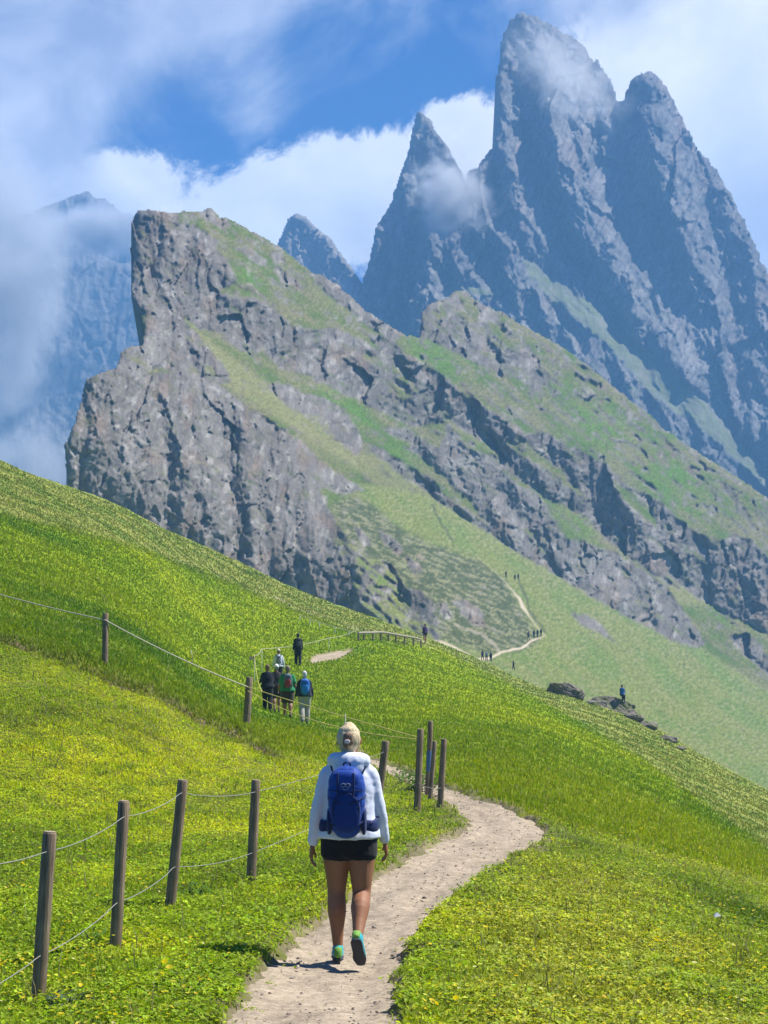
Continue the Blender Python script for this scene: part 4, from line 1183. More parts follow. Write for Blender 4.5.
def cloth(col, rough=.85, noise=.12, scale=60, bump=.25, dist=.004, spec=.2):
    k = ('c', col, rough)
    if k not in _mc: _mc[k] = simple_mat('cloth', col, rough, noise, scale, bump, spec, dist=dist, sheen=.1)
    return _mc[k]


def skin(col=(.30, .155, .095)):
    k = ('s', col)
    if k not in _mc:
        m = simple_mat('skin', col, .62, .16, 14, .08, .4, dist=.002)
        b = [n for n in m.node_tree.nodes if n.type == 'BSDF_PRINCIPLED'][0]
        b.inputs['Subsurface Weight'].default_value = .12; b.inputs['Subsurface Radius'].default_value = (.01, .004, .002); b.inputs['Subsurface Scale'].default_value = .6
        _mc[k] = m
    return _mc[k]


def hairmat(col):
    k = ('h', col)
    if k not in _mc: _mc[k] = simple_mat('hair', col, .5, .45, 60, .8, .45, stretch=(3, 3, .3), dist=.012)
    return _mc[k]


def person(loc, rz, h, label, group=None, legs=((6, 4, 0), (-8, 14, 0)), arms=((10, 12, 8), (-8, 12, 8)), top=('tee', (.2, .2, .2)), bottom=('trousers', (.1, .1, .1)),
           hair=((.12, .07, .04), 'short'), hat=None, shoe=(.06, .055, .05), sole=(.02, .02, .02), skincol=(.30, .155, .095), detail=1, lean=0., bulk=1.0, sit=False, part_labels=None):
    """a figure facing +Y: one body mesh, with clothing, hair and shoes as its children"""
    s = h / 1.70
    k = bulk; kl = k * (1.02 if detail == 2 else 1.0)
    vox = {0: .030, 1: .014, 2: .0055}[detail]
    hipz = .90
    V3 = lambda x, y, z: Vector((x, y, z))

    def limb(o, ang, L):      # swings forward by ang about x
        return o + V3(0, math.sin(R(ang)), -math.cos(R(ang))) * L
    J = {}
    low = 9
    for sgn, nm, (hf, kf, hl) in ((-1, 'L', legs[0]), (1, 'R', legs[1])):
        hp = V3(sgn * .088, 0, hipz); kn = limb(hp, hf, .42); kn.x += sgn * .004; an = limb(kn, hf - kf, .405); an.x -= sgn * .008
        J[nm] = (hp, kn, an, hf - kf, hl)
        low = min(low, an.z - .085 + (.04 if hl > 20 else 0))
    dz = -low
    for nm in 'LR':
        hp, kn, an, pa, hl = J[nm]
        J[nm] = (hp + V3(0, 0, dz), kn + V3(0, 0, dz), an + V3(0, 0, dz), pa, hl)
    H = hipz + dz
    ln = lambda z: V3(0, math.sin(R(lean)) * (z - .9), 0)                   # trunk lean
    tp = lambda x, y, z: V3(x, y, z + dz) + ln(z)
    S = lambda parts: [(v * s, q, t) for v, q, t in parts]
    # ---- body
    body = []
    body.append(tube([tp(0, 0, .80), tp(0, -.005, .90), tp(0, -.004, .98), tp(0, .002, 1.07), tp(0, .004, 1.20), tp(0, 0, 1.32), tp(0, -.006, 1.40), tp(0, -.004, 1.44)],
                     [(.13 * k, .10), (.172 * k, .122 * k), (.165 * k, .115 * k), (.138 * k, .10 * k), (.154 * k, .108 * k), (.146, .098), (.100, .076), (.056, .056)], 20))
    body.append(tube([tp(0, -.008, 1.40), tp(0, .002, 1.46), tp(0, .012, 1.53)], [.060, .054, .052], 14))
    hc = tp(0, .015, 1.585)
    body.append(tube([tp(0, .040, 1.480), tp(0, .030, 1.505), tp(0, .020, 1.55), tp(0, .012, 1.60), tp(0, .008, 1.645), tp(0, .004, 1.68)],
                     [(.030, .034), (.056, .068), (.071, .090), (.076, .098), (.068, .088), (.040, .052)], 18))
    if detail == 2:
        body.append(tube([tp(0, .100, 1.615), tp(0, .122, 1.580), tp(0, .112, 1.566)], [.010, .014, .010], 8))       # nose
        for sg in (-1, 1): body.append(ball(tp(sg * .078, .010, 1.585), (.012, .024, .032)))                          # ears
        body.append(ball(tp(0, .094, 1.535), (.026, .014, .010)))                                                     # lips
    for sgn, nm in ((-1, 'L'), (1, 'R')):
        hp, kn, an, pa, hl = J[nm]
        sh = (an - kn); back = V3(0, -1, 0)
        body.append(tube([hp + V3(-sgn * .002, -.012, .03), hp.lerp(kn, .3), hp.lerp(kn, .7), kn, kn.lerp(an, .28) + back * .016, kn.lerp(an, .62) + back * .008, an],
                         [(.094 * kl, .104 * k), (.092 * kl, .098 * kl), (.073 * kl, .075 * kl), (.059 * kl, .061 * kl), (.061 * kl, .068 * kl), (.044 * kl, .047 * kl), (.034, .039)], 18))
        fd = V3(sgn * .10, math.cos(R(hl)), -math.sin(R(hl))).normalized(); fu = V3(0, math.sin(R(hl)), math.cos(R(hl)))
        body.append(tube([an - fd * .03 - fu * .04, an + fd * .05 - fu * .05, an + fd * .14 - fu * .062], [(.03, .026), (.036, .024), (.034, .014)], 12))
    hands = []
    A = {}
    for sgn, nm, (sf, ef, ab) in ((-1, 'L', arms[0]), (1, 'R', arms[1])):
        so = tp(sgn * (.152 if detail == 2 else .160), -.006, 1.350)
        d1 = V3(sgn * math.sin(R(ab)), math.sin(R(sf)) * math.cos(R(ab)), -math.cos(R(sf)) * math.cos(R(ab)))
        el = so + d1 * .285
        d2 = V3(sgn * math.sin(R(ab * .45)), math.sin(R(sf + ef)), -math.cos(R(sf + ef))).normalized()
        wr = el + d2 * .245
        A[nm] = (so, el, wr, d2)
        body.append(tube([so + V3(-sgn * .05, 0, .01), so, so.lerp(el, .45), el, el.lerp(wr, .3), wr], [.036, (.042, .044), (.038 * k, .040 * k), .035, (.036, .037), (.026, .022)], 14))
        # hand: palm, four unequal fingers curled a little, thumb leaving the side of the palm
        fw = V3(0, 1, 0) - d2 * d2.y; fw.normalize(); inn = d2.cross(fw) * (1 if sgn < 0 else -1); inn = V3(-sgn, 0, 0) - d2 * (-sgn * d2.x); inn.normalize()
        pe = wr + d2 * .090
        body.append(tube([wr, wr + d2 * .03, wr + d2 * .07, pe], [(.026, .020), (.036, .017), (.041, .016), (.037, .013)], 12, ref=tuple(fw)))
        for i, (o_, L_) in enumerate(((.029, .070), (.010, .080), (-.010, .074), (-.029, .058))):
            b0 = wr + d2 * .075 + fw * o_; c1 = (d2 + inn * .25).normalized(); c2 = (d2 + inn * .8).normalized(); c3 = (d2 * .6 + inn).normalized()
            p1 = b0 + c1 * (L_ * .50 + .012); p2 = p1 + c2 * L_ * .34; p3 = p2 + c3 * L_ * .24
            body.append(tube([b0, p1, p2, p3], [.0095, .0090, .0082, .0070], 8, 2))
        t0 = wr + d2 * .025 + fw * .026; t1 = t0 + (d2 * .6 + fw * .75 + inn * .25).normalized() * .040; t2 = t1 + (d2 * .9 + fw * .3 + inn * .35).normalized() * .034; t3 = t2 + (d2 + inn * .5).normalized() * .022
        body.append(tube([t0, t1, t2, t3], [.0125, .0108, .0095, .0075], 8, 2))
    bo = fuse('person', S(body), skin(skincol), vox * s, None, 3 if detail else 2)
    bo.location = loc; bo.rotation_euler = (0, 0, rz)
    tag(bo, label, 'person', group)
    wr_amp = {0: 0, 1: .004, 2: .0048}[detail]

    def wrinkle(co):
        return wr_amp * (fbm(co[:, 0] * 9 + co[:, 1] * 7 + co[:, 2] * 6, co[:, 2] * 17 - co[:, 0] * 6, 3, 5) + .6 * ridged(co[:, 0] * 6 + co[:, 2] * 9, co[:, 2] * 5 - co[:, 0] * 7 + co[:, 1] * 3, 3, 9) - .3)
    # ---- clothing
    kind, tc_ = top
    g = .016 if detail == 2 else .018
    hz = .885
    tops = [tube([tp(0, -.005, hz), tp(0, -.005, .93), tp(0, .002, 1.05), tp(0, .004, 1.20), tp(0, -.002, 1.31), tp(0, -.006, 1.395), tp(0, -.004, 1.455)],
                 [(.196 * k + g, .146 * k + g), (.192 * k + g, .142 * k + g), (.164 * k + g, .118 * k + g), (.166 * k + g, .118 * k + g), (.160 * k + g, .112 + g), (.112 + g, .088 + g), (.064 + g * .5, .062 + g * .5)], 24, round_ends=False)]
    for sgn, nm in ((-1, 'L'), (1, 'R')):
        so, el, wr, d2 = A[nm]
        if kind == 'tee':
            tops.append(tube([so + V3(-sgn * .09, 0, .030), so, so.lerp(el, .4), so.lerp(el, .75)], [.056, .064 * k, .062 * k, .062 * k], 14))
        else:
            tops.append(tube([so + V3(-sgn * .09, 0, .030), so, so.lerp(el, .5), el, el.lerp(wr, .5), el.lerp(wr, .88), el.lerp(wr, .99)], [.050, .053 * k, .048 * k, .045, .042, .038, .033], 16))
    if kind == 'hoodie':
        tops.append(tube([tp(-.115, .02, 1.425), tp(-.105, -.055, 1.450), tp(0, -.105, 1.440), tp(.105, -.055, 1.450), tp(.115, .02, 1.425)], [(.034, .030), (.052, .050), (.070, .064), (.052, .050), (.034, .030)], 14, ref=(0, 0, 1)))
        tops.append(ball(tp(0, -.085, 1.400), (.118, .070, .080)))
        tops.append(tube([tp(-.08, .01, 1.47), tp(0, -.06, 1.485), tp(.08, .01, 1.47)], [.026, .034, .026], 12, ref=(0, 0, 1)))
    nm_ = {'tee': 't_shirt', 'jacket': 'jacket', 'hoodie': 'hoodie', 'shirt': 'shirt'}[kind]
    fuse(nm_, S(tops), cloth(tc_), (.010 if detail == 2 else vox) * s, bo, 4 if detail == 2 else 2, wrinkle if detail else None)
    bk, bc = bottom
    bots = [tube([tp(0, -.006, .80), tp(0, -.006, .88), tp(0, -.004, .97)], [(.155 * k, .118 * k), (.192 * k, .142 * k), (.176 * k, .126 * k)], 20)]
    for sgn, nm in ((-1, 'L'), (1, 'R')):
        hp, kn, an, pa, hl = J[nm]
        if bk == 'shorts':
            bots.append(tube([hp + V3(0, -.012, .04), hp.lerp(kn, .12), hp.lerp(kn, .33)], [(.098 * k, .112 * k), (.108 * k, .116 * k), (.108 * k, .113 * k)], 18))
        elif bk == 'long_shorts':
            bots.append(tube([hp + V3(0, -.012, .04), hp.lerp(kn, .3), hp.lerp(kn, .88)], [(.098 * k, .112 * k), (.104 * k, .108 * k), (.086 * k, .088 * k)], 18))
        else:
            bots.append(tube([hp + V3(0, -.012, .04), hp.lerp(kn, .3), hp.lerp(kn, .75), kn, kn.lerp(an, .4) + V3(0, -.01, 0), kn.lerp(an, .95)], [(.098 * k, .112 * k), (.100 * k, .104 * k), (.084 * k, .088 * k), (.076 * k, .080 * k), (.074 * k, .080 * k), (.064 * k, .070 * k)], 18))
    fuse('shorts' if 'shorts' in bk else 'trousers', S(bots), cloth(bc), (.010 if detail == 2 else vox) * s, bo, 4 if detail == 2 else 2, wrinkle if detail else None)
    # ---- hair
    hcl, style = hair
    hp_ = []
    if style != 'none':
        hp_.append(tube([tp(0, -.030, 1.500), tp(0, -.030, 1.545), tp(0, -.020, 1.60), tp(0, -.012, 1.655), tp(0, -.004, 1.694)], [(.040, .040), (.070, .062), (.083, .082), (.078, .088), (.046, .056)], 18))
        hp_.append(tube([tp(0, .02, 1.695), tp(0, .070, 1.672), tp(0, .088, 1.645)], [(.05, .018), (.055, .018), (.045, .010)], 12))
        if style == 'bun':
            hp_.append(ball(tp(0, -.05, 1.60), (.088, .066, .085)))
        if style == 'long':
            hp_.append(tube([tp(0, -.055, 1.58), tp(0, -.075, 1.48), tp(0, -.085, 1.40)], [(.07, .035), (.07, .030), (.045, .018)], 14))
        fz = (lambda co: .004 * fbm(co[:, 0] * 45 + co[:, 1] * 30, co[:, 2] * 12, 3, 3)) if detail == 2 else None
        ho = fuse('hair', S(hp_), hairmat(hcl), (.006 if detail == 2 else vox) * s, bo, 2, fz)
        if style == 'bun':
            fuse('bun', S([ball(tp(.002, -.118, 1.618), (.034, .026, .036)), tube([tp(-.012, -.118, 1.60), tp(-.018, -.128, 1.565), tp(-.004, -.120, 1.53)], [.022, .018, .008], 10), ball(tp(.018, -.112, 1.585), (.022, .02, .03))]), hairmat((.20, .125, .075)), .006 * s, ho, 2, fz)
            part('hair_clip', S([rounded_box(tp(-.002, -.150, 1.585), (.020, .008, .014), 3.)]), cloth((.72, .60, .56)), ho)
    if hat:
        hcol, brim = hat
        hh = [tube([tp(0, -.004, 1.625), tp(0, -.004, 1.66), tp(0, -.004, 1.70), tp(0, -.004, 1.722)], [(.090, .106), (.088, .104), (.070, .082), (.03, .035)], 18)]
        ho = part('hat', S(hh), cloth(hcol), bo)
        if brim == 'round': part('brim', S([tube([tp(0, -.004, 1.618), tp(0, -.004, 1.626)], [(.14, .155), (.13, .145)], 20, 1)]), cloth(hcol), ho)
        else: part('brim', S([tube([tp(0, .07, 1.630), tp(0, .12, 1.626), tp(0, .165, 1.612)], [(.075, .008), (.07, .007), (.045, .005)], 12)]), cloth(hcol), ho)
    if hair[1] == 'bun':
        rs = np.random.default_rng(3)
        for _ in range(16):
            a = rs.uniform(-2.4, 2.4); x0, y0 = .080 * math.sin(a), -.02 - .075 * math.cos(a)
            st = [tp(x0 * .9, y0 * .9, rs.uniform(1.60, 1.66)), tp(x0 * rs.uniform(1.05, 1.2), y0 * 1.1, rs.uniform(1.55, 1.60)), tp(x0 * rs.uniform(.9, 1.35), y0 * rs.uniform(1., 1.3), rs.uniform(1.46, 1.55))]
            part('loose_strand', S([tube(st, [.0026, .0022, .0008], 5, 3)]), hairmat(hcl), ho)
    # ---- shoes
    for sgn, nm in ((-1, 'L'), (1, 'R')):
        hp, kn, an, pa, hl = J[nm]
        fd = V3(sgn * .10, math.cos(R(hl)), -math.sin(R(hl))).normalized(); fu = V3(0, math.sin(R(hl)), math.cos(R(hl)))
        q = lambda f_, u_: an + fd * f_ + fu * u_
        up = [tube([q(-.052, -.035), q(-.02, -.030), q(.05, -.040), q(.12, -.052), q(.180, -.062)], [(.034, .038), (.040, .046), (.044, .034), (.047, .024), (.034, .014)], 16),
              tube([q(-.012, -.035), q(-.008, .010)], [(.042, .046), (.041, .048)], 14, 1)]
        so_ = fuse('shoe', S(up), cloth(shoe, .6), (.007 if detail == 2 else vox) * s, bo, 2)
        part('sole', S([tube([q(-.068, -.070), q(-.03, -.074), q(.05, -.076), q(.12, -.078), q(.192, -.074)], [(.032, .014), (.042, .014), (.040, .013), (.049, .013), (.030, .010)], 16)]), cloth(sole, .8), so_)
        if detail == 2:
            part('heel_patch', S([tube([q(-.070, -.045), q(-.066, -.015), q(-.058, .010)], [(.026, .022), (.030, .022), (.030, .014)], 12)]), cloth((.17, .36, .06), .6), so_)
    if detail == 2:
        for sg in (-1, 1):
            part('eye', S([ball(tp(sg * .030, .098, 1.600), (.013, .009, .009))]), simple_mat('eye', (.55, .55, .52), .2, .05), bo)
    M = Matrix.Translation(Vector(loc)) @ Matrix.Rotation(rz, 4, 'Z')
    fr = {'tp': lambda x, y, z: Vector(tuple(tp(x, y, z) * s)), 'M': M, 's': s, 'rz': rz, 'A': A}
    return bo, fr


def rounded_box(c, sz, e=2.6, n=28, m=18, taper=0.):
    """superellipsoid centred at c with half sizes sz"""
    V, q, t = ball((0, 0, 0), 1.0, n, m)
    a = np.sign(V) * np.abs(V) ** (1 / 1.0)
    nrm = (np.abs(V) ** e).sum(1) ** (1 / e)
    V = V / nrm[:, None]
    k = 1 + taper * V[:, 2]
    V = V * np.array(sz) ; V[:, 0] *= k; V[:, 1] *= (1 + .4 * taper * V[:, 2] / sz[2])
    return V + np.array(tuple(c)), q, t


def backpack(fr, label, col, dark, accent, w=.14, hgt=.25, dep=.085, zc=1.20, detail=1, emblem=False, group=None):
    """worn on the back: bag with pockets, straps and hip belt"""
    M, s, tp = fr['M'], fr['s'], fr['tp']
    base = tp(0, -.13, zc)
    r = empty('backpack', M @ base, fr['rz'])
    tag(r, label, 'backpack', group)
    m, md, ma = cloth(col, .55, .18), cloth(dark, .6), cloth(accent, .6)
    P = lambda ps: [(v * s, q, t) for v, q, t in ps]
    y = -dep - .02
    wr = lambda co: .007 * fbm(co[:, 0] * 14, co[:, 2] * 11 + co[:, 1] * 5, 4, 8) + .006 * (ridged(co[:, 0] * 7 + co[:, 2] * 6, co[:, 2] * 9 - co[:, 0] * 4, 3, 4) - .5)
    main = [rounded_box((0, y, 0), (w, dep, hgt), 2.8, taper=.10), rounded_box((0, y + .005, hgt * .55), (w * .86, dep * .9, hgt * .46), 2.6)]
    if detail == 2: fuse('bag', P(main), m, .006 * s, r, 2, wr)
    else: part('bag', P(main), m, r)
    pk = part('front_pocket', P([rounded_box((0, y - dep * .72, -hgt * .22), (w * .80, dep * .42, hgt * .60), 2.7, taper=-.05)]), cloth((.008, .034, .18), .7, .3, 220, .5) if detail == 2 else ma, r)
    part('top_pocket', P([rounded_box((0, y - dep * .42, hgt * .62), (w * .80, dep * .62, hgt * .30), 2.6)]), m, r)
    for sg in (-1, 1):
        part('side_pocket', P([rounded_box((sg * w * .93, y + .012, -hgt * .52), (.018, dep * .72, hgt * .38), 3.2)]), md, r)
        st = [tp(sg * .085, -.10, zc + hgt * .80) , tp(sg * .105, -.075, 1.405), tp(sg * .115, -.01, 1.462 - .02), tp(sg * .120, .085, 1.39), tp(sg * .130, .140, 1.28), tp(sg * .165, .10, 1.12), tp(sg * .195, -.02, 1.03), tp(sg * .150, -.12, 1.00)]
        part('shoulder_strap', [(v * 1.0, q, t) for v, q, t in [tube([p - base for p in st], [(.026 * s, .008 * s)] * 8, 10, 3, ref=(1, .2, 0))]], md, r)
        part('hip_belt', [tube([p - base for p in (tp(sg * .10, -.15, .985), tp(sg * .185, -.10, .975), tp(sg * .212, 0, .965), tp(sg * .14, .13, .955), tp(sg * .01, .165, .95))], [(.045 * s, .008 * s), (.040 * s, .009 * s), (.028 * s, .008 * s), (.014 * s, .005 * s), (.012 * s, .005 * s)], 10, 3, ref=(0, 0, 1))], md, r)
    if detail == 2:
        part('grab_loop', P([tube([(-.025, y + .05, hgt * .98), (-.018, y + .03, hgt * 1.10), (.018, y + .03, hgt * 1.10), (.025, y + .05, hgt * .98)], [.007] * 4, 8)]), md, r)
        # seams with zips
        for zz, ww in ((hgt * .36, w * .82),):
            xs = np.linspace(-1, 1, 9)
            part('zip', P([tube([(x * ww, y - dep * (1.03 - .22 * x * x), zz - .012 * (1 - x * x)) for x in xs], [.0045] * 9, 6, 2)]), md, r)
        xs = np.linspace(-1, 1, 13)
        part('zip', P([tube([(math.sin(a * 1.9) * w * .74, y - dep * 1.08, -hgt * .22 + math.cos(a * 1.9) * hgt * .50) for a in xs], [.004] * 13, 6, 2)]), md, r)
        for sg in (-1, 1):
            part('compression_strap', P([tube([(sg * w * .22, y - dep * 1.12, -hgt * .02), (sg * w * .62, y - dep * 1.02, hgt * .07), (sg * w * .97, y - dep * .45, hgt * .16), (sg * w * 1.02, y + dep * .4, hgt * .20)], [(.008, .003)] * 4, 8, 3, ref=(0, 0, 1))]), md, r)
            part('compression_strap', P([tube([(sg * w * .60, y - dep * 1.02, -hgt * .62), (sg * w * .96, y - dep * .45, -hgt * .50), (sg * w * 1.03, y + dep * .4, -hgt * .42)], [(.008, .003)] * 3, 8, 3, ref=(0, 0, 1))]), md, r)
            part('buckle', P([rounded_box((sg * w * .66, y - dep * 1.0, hgt * .08), (.014, .007, .010), 4.)]), ma, r)
            part('strap_tail', P([tube([(sg * w * .66, y - dep * 1.05, hgt * .07), (sg * w * .69, y - dep * 1.10, -hgt * .06), (sg * w * .66, y - dep * 1.08, -hgt * .20)], [(.005, .0015)] * 3, 6, 3)]), md, r)
            part('lid_strap', P([tube([(sg * w * .42, y - dep * .92, hgt * .84), (sg * w * .44, y - dep * 1.10, hgt * .55), (sg * w * .40, y - dep * 1.13, hgt * .22)], [(.007, .0025)] * 3, 6, 3)]), md, r)
    if emblem:
        ps = []
        yy = y - dep * 1.075; zz = hgt * .50
        for sg in (-1, 1):
            an = np.linspace(0, 2 * math.pi, 17)
            ps.append(tube([(sg * .017 + .016 * math.cos(a), yy - .006, zz + .012 * math.sin(a)) for a in an], [.003] * 17, 6, 1, ref=(0, 1, 0), round_ends=False))
        ps.append(tube([(-.022, yy - .006, zz - .024), (0, yy - .007, zz - .034), (.022, yy - .006, zz - .024)], [.003] * 3, 6, 1, ref=(0, 1, 0)))
        part('emblem', P(ps), cloth((.22, .25, .33), .5), r)
    return r


# ----------------------------------------------------------------------------- fences
def wood_mat():
    m, nt, N, L = new_mat('weathered wood')
    out = N.new('ShaderNodeOutputMaterial'); b = N.new('ShaderNodeBsdfPrincipled'); tc = N.new('ShaderNodeTexCoord')
    mp = N.new('ShaderNodeMapping'); mp.inputs['Scale'].default_value = (38, 38, 1.6); L.new(tc.outputs['Object'], mp.inputs['Vector'])
    n = N.new('ShaderNodeTexNoise'); n.inputs['Scale'].default_value = 1.6; n.inputs['Detail'].default_value = 8; n.inputs['Roughness'].default_value = .65; L.new(mp.outputs[0], n.inputs['Vector'])
    n2 = N.new('ShaderNodeTexNoise'); n2.inputs['Scale'].default_value = 5; n2.inputs['Detail'].default_value = 5; L.new(tc.outputs['Object'], n2.inputs['Vector'])
    cr = N.new('ShaderNodeValToRGB'); e = cr.color_ramp.elements
    e[0].position = .28; e[0].color = (.085, .062, .042, 1); e[1].position = .72; e[1].color = (.40, .32, .23, 1)
    x = e.new(.48); x.color = (.235, .18, .125, 1)
    L.new(n.outputs['Fac'], cr.inputs[0])
    mx = N.new('ShaderNodeMix'); mx.data_type = 'RGBA'; mx.blend_type = 'MULTIPLY'; mx.inputs['Factor'].default_value = .6
    c2 = N.new('ShaderNodeValToRGB'); c2.color_ramp.elements[0].position = .35; c2.color_ramp.elements[0].color = (.6, .62, .58, 1); c2.color_ramp.elements[1].position = .65; c2.color_ramp.elements[1].color = (1.25, 1.2, 1.1, 1)
    L.new(n2.outputs['Fac'], c2.inputs[0]); L.new(cr.outputs[0], mx.inputs['A']); L.new(c2.outputs[0], mx.inputs['B']); L.new(mx.outputs['Result'], b.inputs['Base Color'])
    bp = N.new('ShaderNodeBump'); bp.inputs['Strength'].default_value = .9; bp.inputs['Distance'].default_value = .012; L.new(n.outputs['Fac'], bp.inputs['Height']); L.new(bp.outputs[0], b.inputs['Normal'])
    b.inputs['Roughness'].default_value = .9; b.inputs['Specular IOR Level'].default_value = .15
    L.new(b.outputs[0], out.inputs['Surface'])
    return m


def post(parent, base, top, dia, bury=.25, label=None, seed=0):
    """round split post with a weathered shaft and a pale sawn top"""
    root = Vector(parent.location)
    ax = top - base; L_ = ax.length; ax.normalize()
    r = dia / 2
    zs = [-bury, 0, .15 * L_, .35 * L_, .6 * L_, .85 * L_, L_ - .012, L_]
    n = 20; an = np.arange(n) / n * 2 * math.pi
    V = []
    for i, z in enumerate(zs):
        rr = r * (1.05 - .06 * z / L_) * (1 + .10 * fbm(np.cos(an) * 1.3 + seed * 3.1, np.sin(an) * 1.3 + z * 1.5, 3, seed)) - (.006 if i == len(zs) - 1 else 0)
        V.append(np.stack([rr * np.cos(an), rr * np.sin(an), np.full(n, z)], -1))
    V = np.vstack(V); m = len(zs); ii = np.arange(m * n).reshape(m, n)
    q = np.stack([ii[:-1], np.roll(ii[:-1], -1, 1), np.roll(ii[1:], -1, 1), ii[1:]], -1).reshape(-1, 4)
    t = np.stack([ii[-1], np.roll(ii[-1], -1), np.full(n, m * n)], -1); V = np.vstack([V, (0, 0, L_ + .001)])
    o = link('post', np_mesh('post', V, [q, t], True), MAT['wood'], parent)
    o.location = base - root; o.rotation_mode = 'QUATERNION'; o.rotation_quaternion = ax.to_track_quat('Z', 'Y')
    k = V[(m - 1) * n:m * n] * np.array([.98, .98, 1]) + np.array([0, 0, .004])
    Vc = np.vstack([k, (0, 0, L_ + .006)])
    c = link('sawn_top', np_mesh('sawn_top', Vc, np.stack([np.arange(n), (np.arange(n) + 1) % n, np.full(n, n)], -1), False), MAT['endgrain'], o)
    if label: o['label'] = label
    return o


def wire(parent, pts, rad, mat, name='wire', sub=5, n=7):
    root = Vector(parent.location)
    return part(name, [tube([p - root for p in pts], [rad] * len(pts), n, sub, ref=(0, 0, 1))], mat, parent)


def span(a, b, sag, k=6):
    return [a.lerp(b, i / k) - Vector((0, 0, sag * 4 * (i / k) * (1 - i / k))) for i in range(k + 1)]


def build_fences():
    MAT['wood'] = wood_mat(); MAT['endgrain'] = simple_mat('sawn wood', (.36, .30, .22), .9, .3, 60, .3)
    MAT['wire'] = simple_mat('galvanised strand wire', (.30, .29, .26), .6, .2, 200, .3, .5)
    MAT['tape'] = simple_mat('pale fence tape', (.50, .46, .36), .7, .2, 90, .2)
    MAT['yellow'] = simple_mat('yellow fence tape', (.62, .55, .14), .7, .15, 90, .2)
    MAT['stake'] = simple_mat('white plastic stake', (.72, .70, .64), .5, .1, 60, .1)
    # -- near fence of leaning round posts and two strands of wire
    spec = [((38, 1001), (50, 832), 14), ((115, 951), (124, 801), 11.5), ((170, 909), (183, 780), 10.5), ((251, 882), (256, 780), 9.2), ((379, 797), (386, 741), 7.6), ((417, 811), (420.5, 729), 6.8), ((440, 808), (444, 739), 6.0)]
    B = [pick(*b) for b, t, w in spec]
    f = empty('wire_fence', B[0])
    tag(f, 'near fence of leaning round wooden posts strung with two wires left of the path', 'fence')
    for i, ((b, t, w), p) in enumerate(zip(spec, B)):
        post(f, p, at(t[0], t[1], p.y), w * p.y / F, seed=i + 1)
    Y = [p.y for p in B]
    front = lambda px, py, i, d=.05: at(px, py, Y[i] - d)
    top = [at(-60, 866, Y[0] - 1.2), front(46, 852, 0), front(124, 817, 1), front(182, 793, 2), front(255, 792, 3), front(384, 752, 4), front(420, 739, 5)]
    low = [at(-60, 1010, Y[0] - 1.2), front(40, 956, 0), front(117, 903, 1), front(175, 867, 2), front(252, 853, 3), front(381, 801 - 8, 4), front(418, 783, 5), front(441, 788, 6)]
    for seq in (top, low):
        pts = []
        for a, b in zip(seq[:-1], seq[1:]): pts += span(a, b, .035)[:-1]
        pts.append(seq[-1])
        wire(f, pts, .0029, MAT['wire'])
    # -- the pair of taller posts at the gap beside the path
    g = [((427.5, 794), (430.5, 721), 5.2), ((430, 800), (434.8, 741), 4.6)]
    for i, (b, t, w) in enumerate(g):
        p = pick(*b); e = empty('gate_post', p)
        tag(e, ['tall round post with a blue paint mark standing behind the post cluster', 'thin short post leaning against the tall blue-marked post'][i], 'post')
        o = post(e, p, at(t[0], t[1], p.y), w * p.y / F, seed=20 + i)
        if i == 0:
            an = np.arange(20) / 20 * 2 * math.pi; rr = w * p.y / F / 2 * 1.06
            V = np.vstack([np.stack([rr * np.cos(an), rr * np.sin(an), np.full(20, z)], -1) for z in (.50, .85)]); k = np.arange(20)
            link('paint_mark', np_mesh('paint_mark', V, np.stack([k, (k + 1) % 20, (k + 1) % 20 + 20, k + 20], -1), True), simple_mat('blue paint', (.10, .19, .33), .8, .35, 25, .2), o)
    # -- tape fence across the slope to the hikers
    spec = [((105, 665), (105.5, 613), 6.0), ((246.5, 726), (249.5, 677), 7.0)]
    B = [pick(*b) for b, t, w in spec]
    f = empty('tape_fence', B[0]); tag(f, 'two wooden posts carrying pale tape across the slope above the bank', 'fence')
    for i, ((b, t, w), p) in enumerate(zip(spec, B)): post(f, p, at(t[0], t[1], p.y), w * p.y / F, seed=30 + i)
    a0, b0 = at(105, 620, B[0].y - .08), at(248, 687, B[1].y - .1)
    wire(f, span(at(-90, 566, B[0].y + 6), at(105, 620, B[0].y - .08), .08, 8), .012, MAT['tape'], 'tape')
    wire(f, span(a0, b0, .07, 10), .013, MAT['tape'], 'tape')
    end = at(420, 738, Y[5] + .12)
    wire(f, span(b0, end, .02, 10), .009, MAT['yellow'], 'tape'); wire(f, span(at(248, 691, B[1].y - .1), at(420, 739.5, Y[5] + .12), .20, 10), .009, MAT['yellow'], 'tape')
    s0 = pick(345, 734)
    wire(f, [s0, at(345.3, 714, s0.y)], .016, MAT['stake'], 'stake', 1)
    s1 = at(191.5, 664, 38); wire(f, [s1, s1 + Vector((.02, 0, .15)), s1 + Vector((-.01, 0, .30))], .012, MAT['tape'], 'tape_end', 2)
    # -- thin stakes with cord round the bend by the hikers
    st = [(254.5, 682, 655), (262, 672, 649), (329, 651, 638)]
    P = [pick(a, b) for a, b, c in st]
    f = empty('stake_fence', P[0]); tag(f, 'thin pale stakes with cord round the bend beside the hikers', 'fence')
    tops = []
    for (a, b, c), p in zip(st, P):
        t = at(a, c, p.y); wire(f, [p - Vector((0, 0, .1)), t], .016, MAT['stake'], 'stake', 1); tops.append(t)
    e0 = pick(358, 640); e0.z += .7
    pts = []
    for a, b in zip([tops[0], tops[1], tops[2]], [tops[1], tops[2], e0]): pts += span(a, b, .12)[:-1]
    wire(f, pts + [e0], .012, MAT['tape'], 'cord')
